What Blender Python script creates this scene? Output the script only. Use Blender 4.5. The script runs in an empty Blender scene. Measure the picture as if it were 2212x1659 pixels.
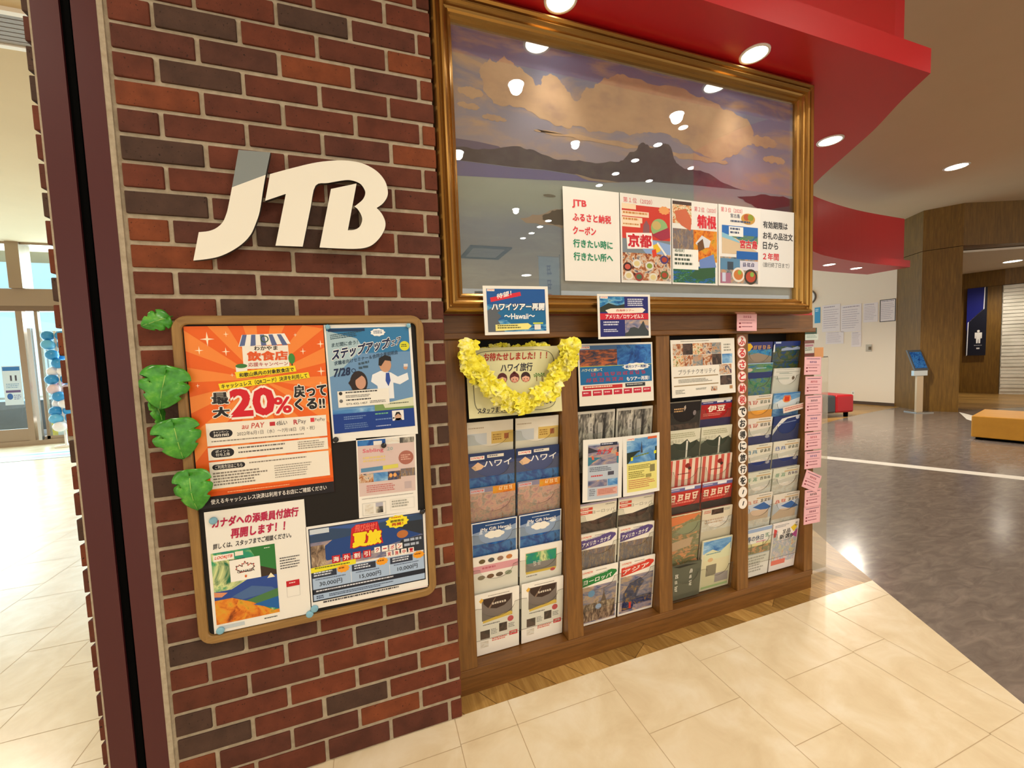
import bpy, bmesh, math, random
from mathutils import Vector, Matrix
random.seed(7)
SC = bpy.context.scene
COL = SC.collection
PI = math.pi
# ------------------------------------------------------------------ camera, world, exposure, large lights
CAM = (0.63980, -1.46309, 1.36347)
YAW, PITCH, ROLL, FPX = 0.33412, -0.063075, -0.037589, 875.738
def make_camera():
    f = Vector((math.sin(YAW)*math.cos(PITCH), math.cos(YAW)*math.cos(PITCH), math.sin(PITCH)))
    r = Vector((math.cos(YAW), -math.sin(YAW), 0)); u = r.cross(f)
    r2 = r*math.cos(ROLL)+u*math.sin(ROLL); u2 = -r*math.sin(ROLL)+u*math.cos(ROLL)
    cd = bpy.data.cameras.new('camera'); co = bpy.data.objects.new('camera', cd); COL.objects.link(co)
    m = Matrix(((r2.x, u2.x, -f.x, CAM[0]), (r2.y, u2.y, -f.y, CAM[1]), (r2.z, u2.z, -f.z, CAM[2]), (0, 0, 0, 1)))
    co.matrix_world = m
    cd.sensor_fit = 'HORIZONTAL'; cd.sensor_width = 36; cd.lens = FPX/2212*36
    cd.clip_start = 0.02; cd.clip_end = 200
    SC.camera = co
make_camera()
vs = SC.view_settings
vs.view_transform = 'Standard'; vs.look = 'None'; vs.gamma = 1; vs.use_curve_mapping = False
vs.exposure = 0.08
WORLD_IN, WORLD_SKY = 1.55, 1.5
w = bpy.data.worlds.new('world'); SC.world = w; w.use_nodes = True
nt = w.node_tree; bg = nt.nodes['Background']
tc = nt.nodes.new('ShaderNodeTexCoord'); sx = nt.nodes.new('ShaderNodeSeparateXYZ')
nt.links.new(tc.outputs['Generated'], sx.inputs[0])
mr = nt.nodes.new('ShaderNodeMapRange'); mr.inputs[1].default_value = 0.25; mr.inputs[2].default_value = 0.55
nt.links.new(sx.outputs['Y'], mr.inputs[0])
mx = nt.nodes.new('ShaderNodeMix'); mx.data_type = 'RGBA'
mx.inputs['A'].default_value = (0.97*WORLD_IN, 0.89*WORLD_IN, 0.76*WORLD_IN, 1)      # lit mall hall towards the viewer
mx.inputs['B'].default_value = (0.62*WORLD_SKY, 0.86*WORLD_SKY, 0.98*WORLD_SKY, 1)   # overcast sky beyond the doors
nt.links.new(mr.outputs[0], mx.inputs['Factor']); nt.links.new(mx.outputs['Result'], bg.inputs['Color'])
bg.inputs['Strength'].default_value = 1.0

def spot(name, loc, energy, angle=120, blend=0.6, size=0.05, col=(1, 0.9, 0.75), rot=(0, 0, 0), parent=None):
    l = bpy.data.lights.new(name, 'SPOT'); l.energy = energy; l.spot_size = math.radians(angle); l.spot_blend = blend
    l.shadow_soft_size = size; l.color = col
    o = bpy.data.objects.new(name, l); COL.objects.link(o); o.location = loc; o.rotation_euler = rot
    if parent: o.parent = parent
    return o
def area(name, loc, sx_, sy_, energy, rot=(0, 0, 0), col=(1, 1, 1)):
    l = bpy.data.lights.new(name, 'AREA'); l.shape = 'RECTANGLE'; l.size = sx_; l.size_y = sy_; l.energy = energy; l.color = col
    o = bpy.data.objects.new(name, l); COL.objects.link(o); o.location = loc; o.rotation_euler = rot
    return o
# daylight arriving through the glazed entrance on the left
area('daylight', (-5.5, 9.9, 2.2), 6.5, 3.8, 760, (math.radians(-90), 0, 0), (0.82, 0.93, 1.0))

# ------------------------------------------------------------------ materials
def lin(h):
    h = h.lstrip('#'); o = []
    for i in (0, 2, 4):
        c = int(h[i:i+2], 16)/255
        o.append(c/12.92 if c <= 0.04045 else ((c+0.055)/1.055)**2.4)
    return (*o, 1)
MATS = {}
def mat(name, base='808080', rough=0.5, metal=0.0, spec=0.5, emit=None, estr=0.0, coat=0.0):
    if name in MATS: return MATS[name]
    m = bpy.data.materials.new(name); m.use_nodes = True
    b = m.node_tree.nodes['Principled BSDF']
    b.inputs['Base Color'].default_value = lin(base); b.inputs['Roughness'].default_value = rough
    b.inputs['Metallic'].default_value = metal; b.inputs['Specular IOR Level'].default_value = spec
    b.inputs['Coat Weight'].default_value = coat
    if emit: b.inputs['Emission Color'].default_value = lin(emit); b.inputs['Emission Strength'].default_value = estr
    MATS[name] = m
    return m
def nodes(m): return m.node_tree, m.node_tree.nodes['Principled BSDF']
def ramp(t, stops, fac, interp='LINEAR'):
    r = t.nodes.new('ShaderNodeValToRGB'); r.color_ramp.interpolation = interp
    while len(r.color_ramp.elements) < len(stops): r.color_ramp.elements.new(0.5)
    for e, (p, c) in zip(r.color_ramp.elements, stops): e.position = p; e.color = lin(c) if isinstance(c, str) else c
    t.links.new(fac, r.inputs[0]); return r.outputs[0]
def noise(t, scale, detail=4, rough=0.55, dist=0.0, vec=None, stretch=None):
    tc = t.nodes.new('ShaderNodeTexCoord'); v = tc.outputs['Object'] if vec is None else vec
    if stretch:
        mp = t.nodes.new('ShaderNodeMapping'); mp.inputs['Scale'].default_value = stretch; t.links.new(v, mp.inputs[0]); v = mp.outputs[0]
    n = t.nodes.new('ShaderNodeTexNoise'); n.inputs['Scale'].default_value = scale; n.inputs['Detail'].default_value = detail
    n.inputs['Roughness'].default_value = rough; n.inputs['Distortion'].default_value = dist
    t.links.new(v, n.inputs['Vector']); return n.outputs[0]
def mixc(t, fac, a, b, typ='MIX'):
    m = t.nodes.new('ShaderNodeMix'); m.data_type = 'RGBA'; m.blend_type = typ
    for s, v in (('Factor', fac), ('A', a), ('B', b)):
        if hasattr(v, 'is_output'): t.links.new(v, m.inputs[s])
        elif isinstance(v, str): m.inputs[s].default_value = lin(v)
        else: m.inputs[s].default_value = v
    return m.outputs['Result']
def bump(t, b, h, strength=0.2, dist=0.01):
    n = t.nodes.new('ShaderNodeBump'); n.inputs['Strength'].default_value = strength; n.inputs['Distance'].default_value = dist
    t.links.new(h, n.inputs['Height']); t.links.new(n.outputs[0], b.inputs['Normal'])
def noisy(name, stops, scale=5, rough=0.5, detail=5, stretch=None, bmp=0.0, dist=0.0, metal=0.0, spec=0.5):
    if name in MATS: return MATS[name]
    m = mat(name, '808080', rough, metal, spec); t, b = nodes(m)
    n = noise(t, scale, detail, 0.6, dist, None, stretch)
    t.links.new(ramp(t, stops, n), b.inputs['Base Color'])
    if bmp: bump(t, b, n, bmp)
    return m
def ink(c): return mat('ink_'+c, c, 0.42, 0, 0.35)
def emitter(name, c, s):
    return mat(name, 'ffffff', 0.5, 0, 0.2, c, s)
def brick_mat():
    m = mat('fired_brick', '6a2a18', 0.8, 0, 0.3); t, b = nodes(m)
    g = t.nodes.new('ShaderNodeNewGeometry')
    c = ramp(t, [(0, '513b31'), (0.12, '543c31'), (0.18, '603529'), (0.45, '683626'), (0.7, '703826'), (0.88, '7a3d26'), (1, '854526')], g.outputs['Random Per Island'])
    n1 = noise(t, 14, 6); n2 = noise(t, 130, 3)
    c = mixc(t, 0.75, c, ramp(t, [(0.3, 'b0b0b0'), (0.7, 'ffffff')], n1), 'MULTIPLY')
    c = mixc(t, ramp(t, [(0.27, 'ffffff'), (0.36, '000000')], n2), c, '1d0f0b')
    t.links.new(c, b.inputs['Base Color']); bump(t, b, n2, 0.25, 0.004)
    return m
def plank_mat(name, stops, along=0, scale=6, rough=0.45, seams=None, spec=0.4):
    m = mat(name, '805030', rough, 0, spec); t, b = nodes(m)
    st = [14, 14, 14]; st[along] = 1.0
    n = noise(t, scale, 6, 0.62, 0.6, None, tuple(st))
    c = ramp(t, stops, n)
    if seams:
        tc = t.nodes.new('ShaderNodeTexCoord'); br = t.nodes.new('ShaderNodeTexBrick')
        mp = t.nodes.new('ShaderNodeMapping'); mp.inputs['Rotation'].default_value = (0, 0, seams[2]); t.links.new(tc.outputs['Object'], mp.inputs[0]); t.links.new(mp.outputs[0], br.inputs[0])
        br.inputs['Scale'].default_value = 1; br.inputs['Brick Width'].default_value = seams[0]; br.inputs['Row Height'].default_value = seams[1]
        br.inputs['Mortar Size'].default_value = 0.0015
        br.inputs['Color1'].default_value = lin('ffffff'); br.inputs['Color2'].default_value = lin('b0a898'); br.inputs['Mortar'].default_value = lin('60503c')
        c = mixc(t, 0.85, c, br.outputs['Color'], 'MULTIPLY')
    t.links.new(c, b.inputs['Base Color'])
    return m
def glassy(name, tint='ffffff', refl=0.08, haze=0.0, hazecol='ffffff', fresnel=1.5):
    m = mat(name); t = m.node_tree; out = t.nodes['Material Output']
    tr = t.nodes.new('ShaderNodeBsdfTransparent'); tr.inputs[0].default_value = lin(tint)
    gl = t.nodes.new('ShaderNodeBsdfGlossy'); gl.inputs['Roughness'].default_value = 0.0
    cur = tr.outputs[0]
    if haze:
        df = t.nodes.new('ShaderNodeBsdfDiffuse'); df.inputs[0].default_value = lin(hazecol)
        ms = t.nodes.new('ShaderNodeMixShader'); ms.inputs[0].default_value = haze; t.links.new(cur, ms.inputs[1]); t.links.new(df.outputs[0], ms.inputs[2]); cur = ms.outputs[0]
    ms = t.nodes.new('ShaderNodeMixShader')
    fr = t.nodes.new('ShaderNodeFresnel'); fr.inputs[0].default_value = fresnel
    ge = t.nodes.new('ShaderNodeNewGeometry'); ir = t.nodes.new('ShaderNodeMapRange')   # same index of refraction from either face of the thin pane
    ir.inputs[3].default_value = fresnel; ir.inputs[4].default_value = 1/fresnel
    t.links.new(ge.outputs['Backfacing'], ir.inputs[0]); t.links.new(ir.outputs[0], fr.inputs[0])
    ad = t.nodes.new('ShaderNodeMath'); ad.operation = 'ADD'; ad.inputs[1].default_value = refl; ad.use_clamp = True
    t.links.new(fr.outputs[0], ad.inputs[0]); t.links.new(ad.outputs[0], ms.inputs[0])
    t.links.new(cur, ms.inputs[1]); t.links.new(gl.outputs[0], ms.inputs[2]); t.links.new(ms.outputs[0], out.inputs['Surface'])
    return m
PICS = {   # printed photographs: (noise scale, stretch, colour stops)
 'sea': (22, (1, 1, 3), ['0b2a55', '1a5a9a', '2f86bf', '7fb4cf', '4a6b52']),
 'reef': (26, (1, 1, 2), ['123a6a', '1e6fb4', '3c93c8', '5c7a50', '8a8f6a']),
 'lagoon': (16, (1, 1, 2.2), ['14406e', '2a6f9a', '6b8a5a', '2f7f5f', '1a5080']),
 'city': (40, (1.6, 1, .7), ['2b2624', '5c4c40', '8a7360', 'b09a80', 'd4c4a8']),
 'night': (34, (1, 1, 1.4), ['0a1030', '1c2a58', '3a4468', '8a6a40', 'c89a50']),
 'dusk': (14, (1, 1, 2.5), ['3a4a72', '6a6f92', '9a8f9c', 'c8a98a', '7a6a62']),
 'food': (46, (1, 1, 1), ['5a1c12', 'a8402a', 'd9a56a', 'e9dcc4', '7a8a3a', 'c23a2a']),
 'feast': (38, (1, 1, 1), ['2a1a16', '7a3424', 'b87a4a', 'd8c8b4', '4a5a70', '8a2a24']),
 'bw': (30, (1.6, 1, .5), ['141414', '4a4845', '8c8880', 'c8c2b4', 'e4ded0']),
 'forest': (34, (1, 1, 1), ['16301c', '2c5a34', '4e8246', '8a9a4c', '2a5a6a']),
 'aurora': (9, (1, 1, 1), ['0e3f6a', '1d7f86', '2f9a6a', 'd8e0a0', '156a4a', '0f4a70']),
 'autumn': (30, (1, 1, 1), ['7a3a14', 'c8641c', 'e08a2a', 'd8a030', '8a7a20']),
 'village': (32, (1, 1, 1), ['3a4658', '6a7a86', 'a09a90', 'c8926a', '4a6a3a']),
 'lake': (30, (1, 1, 2.4), ['1a4a8a', '2a6ab0', '24583c', '3a7a4a', '88a8c8']),
 'flower': (38, (1, 1, 1), ['8a6a72', 'b08a86', 'c8a08c', '9a948a', 'b86a3a']),
 'sky': (9, (1, 1, 2), ['2a5fa8', '4a86c4', '7fb0da', 'c4dcec']),
 'aqua': (22, (1, 1, 1), ['0a2a5a', '1450a0', '3a80c8', '0f3a6a']),
 'sunset': (22, (1, 1, 3), ['141a2c', '2a3450', '7a4a3a', 'c86a3a', '1c2030']),
 'street': (44, (2.2, 1, .6), ['54433a', '8a6f58', '6a6a78', 'a88e6c', '3a3a44']),
 'beachside': (20, (1, 1, 2.2), ['e0cda8', 'd2b890', '9ac0cc', '3a7fb8']),
 'pinkish': (26, (1, 1, 1), ['d8a8b0', 'e4d4d0', 'a8b4d0', 'e0d8b0', 'd87a80']),
 'castle': (30, (1, 1, 1.6), ['10204a', '20407a', '2a4a2a', '5a5a30', '162a20']),
 'pale': (24, (1, 1, 2), ['cfd6dc', 'e4e2da', 'd8cfc0', 'b8c4cc']),
 'brown': (20, (1, 1, 1), ['3a2a24', '5a443a', '2a1e1a', '6a5448']),
 'mountain': (24, (1, 1, 1.3), ['d8d8c8', 'b8c0a8', '6a7460', '3a4238', '242824']),
 'fields': (18, (1, 1, 2), ['c87a4a', 'd89a6a', '7a7a52', '8a8a6a', 'c8a888']),
}
def pic(n):
    k = 'print_'+n
    if k in MATS: return MATS[k]
    s, st, cs = PICS[n]
    m = mat(k, '808080', 0.4, 0, 0.35); t, b = nodes(m)
    f = noise(t, s, 5, 0.6, 0.8, None, st)
    c = ramp(t, [(0.28+0.44*i/(len(cs)-1), c) for i, c in enumerate(cs)], f)
    t.links.new(c, b.inputs['Base Color']); return m

M_BRICK = brick_mat()
M_MORTAR = noisy('mortar', [(0.3, 'a0927c'), (0.7, 'bbae98')], 40, 0.9, bmp=0.3)
M_STEEL = mat('maroon_painted_steel', '4d1e22', 0.4, 0, 0.4)
M_BLACK = mat('black_and_slot_shade', '040404', 0.9, 0, 0.05)
M_WOOD = plank_mat('walnut_laminate', [(0.25, '64421d'), (0.5, '7a5224'), (0.75, '8d612d')], 2, 5, 0.38)
M_WOODH = plank_mat('walnut_laminate_across', [(0.25, '603e1a'), (0.5, '744c21'), (0.75, '855829')], 0, 5, 0.38)
M_OAK = plank_mat('light_oak', [(0.25, '7d5d33'), (0.5, '93703f'), (0.75, 'a5814a')], 2, 6, 0.45)
M_OAKH = plank_mat('light_oak_across', [(0.25, '7d5d33'), (0.5, '93703f'), (0.75, 'a5814a')], 0, 6, 0.45)
M_DARKBACK = mat('dark_back', '1c130c', 0.7)  # the darkness inside the bays is put into this brown
M_GOLD = noisy('antique_gold', [(0.3, 'a27a40'), (0.7, 'b08848')], 2, 0.24, 2, metal=0.8)
M_RED = mat('red_paint', 'b8161f', 0.36, 0, 0.45)
M_CREAM = noisy('cream_ceiling', [(0.3, 'cdb692'), (0.7, 'd6c09c')], 0.4, 0.9)
M_WALL = mat('cream_wall', 'ece0cd', 0.75)
M_FARWOOD = plank_mat('brown_wood_wall', [(0.25, '5c4113'), (0.5, '71511a'), (0.75, '856224')], 2, 3, 0.45)
M_STONE = noisy('cream_tile', [(0.25, 'dcc9a4'), (0.5, 'e8d9b8'), (0.72, 'f2e8d0')], 5, 0.26, 6, None, 0, 0.5, 0, 0.4)
M_JOINT = mat('tile_joint', 'c0aa86', 0.7)
M_GREYF = noisy('grey_vinyl', [(0.25, '6c625c'), (0.5, '7e746d'), (0.75, '93877e')], 6, 0.16, 7, (1, 2.6, 1), 0, 1.0, 0, 0.5)
M_WOODF = plank_mat('oak_floor', [(0.2, '96703c'), (0.5, 'b8904f'), (0.75, 'd2ad6c')], 1, 4, 0.32, (0.9, 0.11, 1.0))
M_WHITE = mat('white_paint', 'eeeae0', 0.55)
M_PAPER = mat('paper', 'efebe0', 0.5, 0, 0.3)
M_ALU = mat('bronze_aluminium', '9a8670', 0.35, 0.5)
M_CHROME = mat('brushed_steel', 'b8b8b4', 0.28, 0.9)
M_PANE = glassy('picture_glass', 'f6f7f8', 0.11)
M_DOORG = glassy('door_glass', 'e6f2f4', 0.03)
M_ACRYL = glassy('clear_acrylic', 'fafbfa', 0.0, 0.015, 'd8d2c4', 1.25)
M_ACEDGE = mat('acrylic_edge', '5e564c', 0.3)
M_LAMP = emitter('lamp_lens', 'fff4e0', 14)
M_LAMPS = emitter('small_lamp_lens', 'fff6e8', 22)
M_TRIMW = mat('lamp_trim', 'e8e0d4', 0.35)
M_LEAF = noisy('plastic_leaf', [(0.3, '2a7a20'), (0.55, '4aa032'), (0.75, '84c850')], 26, 0.3)
M_LEI = noisy('yellow_petal', [(0.3, 'eede1c'), (0.5, 'fbf24a'), (0.7, 'fffbc0')], 30, 0.65)

# ------------------------------------------------------------------ mesh helpers
class MB:
    def __init__(s): s.bm = bmesh.new(); s.mats = []
    def mi(s, m):
        if m not in s.mats: s.mats.append(m)
        return s.mats.index(m)
    def face(s, pts, m, smooth=False):
        f = s.bm.faces.new([s.bm.verts.new(p) for p in pts]); f.material_index = s.mi(m); f.smooth = smooth; return f
    def box(s, x0, x1, y0, y1, z0, z1, m, bev=0.0, seg=2):
        vs = [s.bm.verts.new(p) for p in ((x0, y0, z0), (x1, y0, z0), (x1, y1, z0), (x0, y1, z0), (x0, y0, z1), (x1, y0, z1), (x1, y1, z1), (x0, y1, z1))]
        fs = [s.bm.faces.new([vs[i] for i in q]) for q in ((3, 2, 1, 0), (4, 5, 6, 7), (0, 1, 5, 4), (1, 2, 6, 5), (2, 3, 7, 6), (3, 0, 4, 7))]
        for f in fs: f.material_index = s.mi(m)
        if bev:
            r = bmesh.ops.bevel(s.bm, geom=list({e for f in fs for e in f.edges}), offset=bev, segments=seg, affect='EDGES', profile=0.5)
            for f in r['faces']: f.material_index = s.mi(m)
        return s
    def prism(s, pts, d, m, side=None, smooth=False):
        """extrude polygon (3d points) by vector d"""
        d = Vector(d); a = [s.bm.verts.new(p) for p in pts]; b = [s.bm.verts.new(Vector(p)+d) for p in pts]
        n = len(pts); f1 = s.bm.faces.new(a); f2 = s.bm.faces.new(b[::-1]); f1.material_index = f2.material_index = s.mi(m)
        for i in range(n):
            j = (i+1) % n; f = s.bm.faces.new((a[j], a[i], b[i], b[j])); f.material_index = s.mi(side or m); f.smooth = smooth
        return s
    def lathe(s, prof, c, m, axis='z', n=24, ms=None, smooth=True):
        """profile list of (r, h) revolved about an axis through c"""
        rings = []
        for r, h in prof:
            ring = []
            for i in range(n):
                a = 2*PI*i/n; x, y = r*math.cos(a), r*math.sin(a)
                p = {'z': (c[0]+x, c[1]+y, c[2]+h), 'y': (c[0]+x, c[1]+h, c[2]+y), 'x': (c[0]+h, c[1]+x, c[2]+y)}[axis]
                ring.append(s.bm.verts.new(p))
            rings.append(ring)
        for k in range(len(rings)-1):
            for i in range(n):
                j = (i+1) % n
                f = s.bm.faces.new((rings[k][i], rings[k][j], rings[k+1][j], rings[k+1][i])); f.smooth = smooth
                f.material_index = s.mi(ms[k] if ms else m)
        for ring in (rings[0], rings[-1]):
            f = s.bm.faces.new(ring); f.material_index = s.mi(ms[-1] if ms and ring is rings[-1] else (ms[0] if ms else m))
        return s
    def tube(s, pts, r, m, n=8, smooth=True):
        pts = [Vector(p) for p in pts]; rings = []
        for i, p in enumerate(pts):
            t = (pts[min(i+1, len(pts)-1)]-pts[max(i-1, 0)]).normalized()
            a = t.orthogonal().normalized() if abs(t.z) > 0.99 else Vector((0, 0, 1)).cross(t).normalized()
            b = t.cross(a); rr = r[i] if isinstance(r, (list, tuple)) else r
            rings.append([s.bm.verts.new(p+(a*math.cos(2*PI*k/n)+b*math.sin(2*PI*k/n))*rr) for k in range(n)])
        for k in range(len(rings)-1):
            for i in range(n):
                j = (i+1) % n; f = s.bm.faces.new((rings[k][i], rings[k][j], rings[k+1][j], rings[k+1][i])); f.smooth = smooth; f.material_index = s.mi(m)
        for ring in (rings[0], rings[-1]): s.bm.faces.new(ring).material_index = s.mi(m)
        return s
    def sphere(s, c, r, m, sc=(1, 1, 1), u=16, v=10, jit=0.0):
        ret = bmesh.ops.create_uvsphere(s.bm, u_segments=u, v_segments=v, radius=r)
        for vt in ret['verts']:
            k = 1+random.uniform(-jit, jit)
            vt.co = Vector((vt.co.x*sc[0]*k+c[0], vt.co.y*sc[1]*k+c[1], vt.co.z*sc[2]*k+c[2]))
        for f in {f for vt in ret['verts'] for f in vt.link_faces}: f.smooth = True; f.material_index = s.mi(m)
        return s
    def build(s, name, parent=None, loc=(0, 0, 0), rot=(0, 0, 0), fixn=True, **tags):
        if fixn: bmesh.ops.recalc_face_normals(s.bm, faces=s.bm.faces[:])
        me = bpy.data.meshes.new(name); s.bm.to_mesh(me); s.bm.free()
        for m in s.mats: me.materials.append(m)
        o = bpy.data.objects.new(name, me); COL.objects.link(o)
        if parent: o.parent = parent
        o.location = loc; o.rotation_euler = rot
        tag(o, **tags); return o
def tag(o, label=None, cat=None, group=None, kind=None):
    if label: o['label'] = label
    if cat: o['category'] = cat
    if group: o['group'] = group
    if kind: o['kind'] = kind
    return o
def thing(name, label, cat, loc=(0, 0, 0), rot=(0, 0, 0), group=None):
    o = bpy.data.objects.new(name, None); COL.objects.link(o); o.empty_display_size = 0.1
    o.location = loc; o.rotation_euler = rot
    return tag(o, label, cat, group)
def copy_tree(src, loc, rot=None, label=None):
    r = src.copy(); COL.objects.link(r); r.location = loc
    if rot is not None: r.rotation_euler = rot
    if label: r['label'] = label
    for ch in list(src.children):
        c = ch.copy(); COL.objects.link(c); c.parent = r
        for g in list(ch.children):
            d = g.copy(); COL.objects.link(d); d.parent = c
    return r

# ------------------------------------------------------------------ printed sheets
GLYPH = {}
DEPS = None
def glyphs(txt, bold):
    k = (txt, bold)
    if k in GLYPH: return GLYPH[k]
    c = bpy.data.curves.new('lettering', 'FONT'); c.body = txt; c.resolution_u = 2; c.offset = bold; c.fill_mode = 'FRONT'
    o = bpy.data.objects.new('lettering', c); COL.objects.link(o)
    dg = bpy.context.evaluated_depsgraph_get(); me = bpy.data.meshes.new_from_object(o.evaluated_get(dg))
    v = [(p.co.x, p.co.y) for p in me.vertices]; f = [tuple(p.vertices) for p in me.polygons]
    COL.objects.unlink(o); bpy.data.objects.remove(o); bpy.data.curves.remove(c); bpy.data.meshes.remove(me)
    xs = [p[0] for p in v] or [0, 1]; ys = [p[1] for p in v] or [0, 1]
    GLYPH[k] = (v, f, min(xs), max(xs), min(ys), max(ys)); return GLYPH[k]
STEP = 0.00022
class Sheet:
    """a printed sheet in its own frame: u to the right, v downwards, both 0..1; front faces -Y"""
    def __init__(s, wd, ht, base='efebe0', thick=0.0012, curl=0.0, mb=None, back=True):
        s.k = 0.0; s.w, s.h, s.c, s.th = wd, ht, curl, thick; s.b = mb or MB(); s.rng = random.Random(int(wd*7919+ht*1543+int(base, 16) % 977))
        n = 8 if curl else 1; m = ink(base) if isinstance(base, str) else base
        if not back: return
        for i in range(n):
            a, b = i/n, (i+1)/n
            P = [s.p(a, 1, 0), s.p(b, 1, 0), s.p(b, 0, 0), s.p(a, 0, 0)]
            s.b.face(P, m); s.b.face([(x, y+thick, z) for x, y, z in P[::-1]], m)
        for A, B in (((0, 0), (1, 0)), ((1, 0), (1, 1)), ((1, 1), (0, 1)), ((0, 1), (0, 0))):
            for i in range(n):
                q0 = (A[0]+(B[0]-A[0])*i/n, A[1]+(B[1]-A[1])*i/n); q1 = (A[0]+(B[0]-A[0])*(i+1)/n, A[1]+(B[1]-A[1])*(i+1)/n)
                p0, p1 = s.p(*q0, 0), s.p(*q1, 0)
                s.b.face([p0, p1, (p1[0], p1[1]+thick, p1[2]), (p0[0], p0[1]+thick, p0[2])], m)
                if not curl: break
            # straight edges need a single quad only
    def p(s, u, v, l):
        y = -l*STEP - s.c*math.sin(PI*u)
        return ((u-0.5)*s.w, y, (0.5-v)*s.h)
    def poly(s, pts, c, l=1):
        m = ink(c) if isinstance(c, str) else c; s.k += .006; l += min(s.k, .95)
        s.b.face([s.p(u, v, l) for u, v in pts], m); return s
    def r(s, u0, v0, u1, v1, c, l=1, n=None):
        n = n or (6 if s.c and abs(u1-u0) > .2 else 1)
        for i in range(n):
            a, b = u0+(u1-u0)*i/n, u0+(u1-u0)*(i+1)/n
            s.poly([(a, v1), (b, v1), (b, v0), (a, v0)], c, l)
        return s
    def pic(s, u0, v0, u1, v1, n, l=1): return s.r(u0, v0, u1, v1, pic(n), l)
    def e(s, u, v, ru, rv, c, l=2, n=20):
        return s.poly([(u+ru*math.cos(-2*PI*i/n+.1), v+rv*math.sin(-2*PI*i/n+.1)) for i in range(n)][::1], c, l)
    def ring(s, u, v, ru, rv, t, c, l=2, n=24):
        for i in range(n):
            a, b = 2*PI*i/n, 2*PI*(i+1)/n
            s.poly([(u+ru*math.cos(a), v+rv*math.sin(a)), (u+ru*math.cos(b), v+rv*math.sin(b)), (u+(ru-t)*math.cos(b), v+(rv-t*s.w/s.h)*math.sin(b)), (u+(ru-t)*math.cos(a), v+(rv-t*s.w/s.h)*math.sin(a))], c, l)
        return s
    def burst(s, u, v, ru, rv, c, l=2, k=12, depth=.2):
        return s.poly([(u+ru*(1-depth*(i % 2))*math.cos(-PI*i/k), v+rv*(1-depth*(i % 2))*math.sin(-PI*i/k)) for i in range(2*k)], c, l)
    def t(s, txt, u0, v0, u1, v1, c, bold=.012, l=3, skew=0.0, tilt=0.0, halo=None, hb=.07):
        """text stretched to the box; tilt lifts the right end by that fraction of the height"""
        if halo: s._t(txt, u0, v0, u1, v1, halo, hb, l-2, skew, tilt, bold)
        return s._t(txt, u0, v0, u1, v1, c, bold, l, skew, tilt, bold)
    def _t(s, txt, u0, v0, u1, v1, c, bold, l, skew, tilt, fit):
        vv, ff, X0, X1, Y0, Y1 = glyphs(txt, 0.0)
        m = ink(c) if isinstance(c, str) else c; i = s.b.mi(m); s.k += .006; l += min(s.k, .95)
        if bold <= .006: sh = [(0, 0)]
        elif bold < .07: sh = [(bold*.7*a, bold*.7*b_) for a, b_ in ((-1, -1), (1, -1), (1, 1), (-1, 1))]
        else: sh = [(bold*math.cos(q*PI/5), bold*math.sin(q*PI/5)) for q in range(10)]+[(bold*.5*math.cos(q*PI/2), bold*.5*math.sin(q*PI/2)) for q in range(4)]
        for q_, (dx, dy) in enumerate(sh):
            vs = []; lq = l+q_*.04
            for x, y in vv:
                a = (x+dx-X0)/max(X1-X0, 1e-6); bq = (y+dy-Y0)/max(Y1-Y0, 1e-6)
                u = u0+(u1-u0)*a+skew*(bq-.5)*(v1-v0)*s.h/s.w; v = v1+(v0-v1)*bq-tilt*a
                vs.append(s.b.bm.verts.new(s.p(u, v, lq)))
            for f in ff: s.b.bm.faces.new([vs[k] for k in f]).material_index = i
        return s
    def vt(s, txt, u, v0, v1, du, c, bold=.015, l=3, halo=None):
        n = len(txt)
        for i, ch in enumerate(txt):
            a = v0+(v1-v0)*i/n; b = v0+(v1-v0)*(i+.86)/n
            if ch in 'ー': s.r(u-.07*du, a, u+.07*du, b, c, l); continue
            if halo: s._t(ch, u-du/2, a, u+du/2, b, halo, .09, l-1, 0, 0, bold)
            s._t(ch, u-du/2, a, u+du/2, b, c, bold, l, 0, 0, bold)
        return s
    def lines(s, u0, v0, u1, v1, n, c='555555', l=2, fill=.55, ragged=.3, tilt=0.0):
        """rows of tiny unreadable print"""
        for i in range(n):
            y0 = v0+(v1-v0)*i/n; y1 = y0+(v1-v0)/n*fill; x = u0; end = u1-(u1-u0)*s.rng.uniform(0, ragged)
            while x < end:
                d = min((y1-y0)*s.h/s.w*s.rng.uniform(.5, 2.2), end-x)
                k = -tilt*(x-u0)/(u1-u0); s.r(x, y0+k, x+d, y1+k, c, l, 1); x += d+(y1-y0)*s.h/s.w*.35
        return s
    def brush(s, u0, v0, u1, v1, n, c, l=3, wgt=.13):
        """a title too blurred to read: n blocks of brush-like strokes"""
        cw = (u1-u0)/n
        for i in range(n):
            a, b = u0+i*cw+cw*.06, u0+(i+1)*cw-cw*.06; R = s.rng.uniform; tv, tu = (v1-v0)*wgt, (b-a)*wgt
            for k in range(3):
                y = v0+(v1-v0)*(.06+.33*k+R(-.05, .05)); x0, x1 = a+(b-a)*R(0, .25), b-(b-a)*R(0, .25); d = (v1-v0)*R(-.06, .06)
                s.poly([(x0, y+tv+d), (x1, y+tv-d), (x1, y-d), (x0, y+d)], c, l)
            for k in range(2):
                x = a+(b-a)*(.2+.45*k+R(-.1, .1)); y0, y1 = v0+(v1-v0)*R(0, .2), v1-(v1-v0)*R(0, .15); d = (b-a)*R(-.15, .15)
                s.poly([(x-d, y1), (x+tu-d, y1), (x+tu+d, y0), (x+d, y0)], c, l)
        return s
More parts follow.
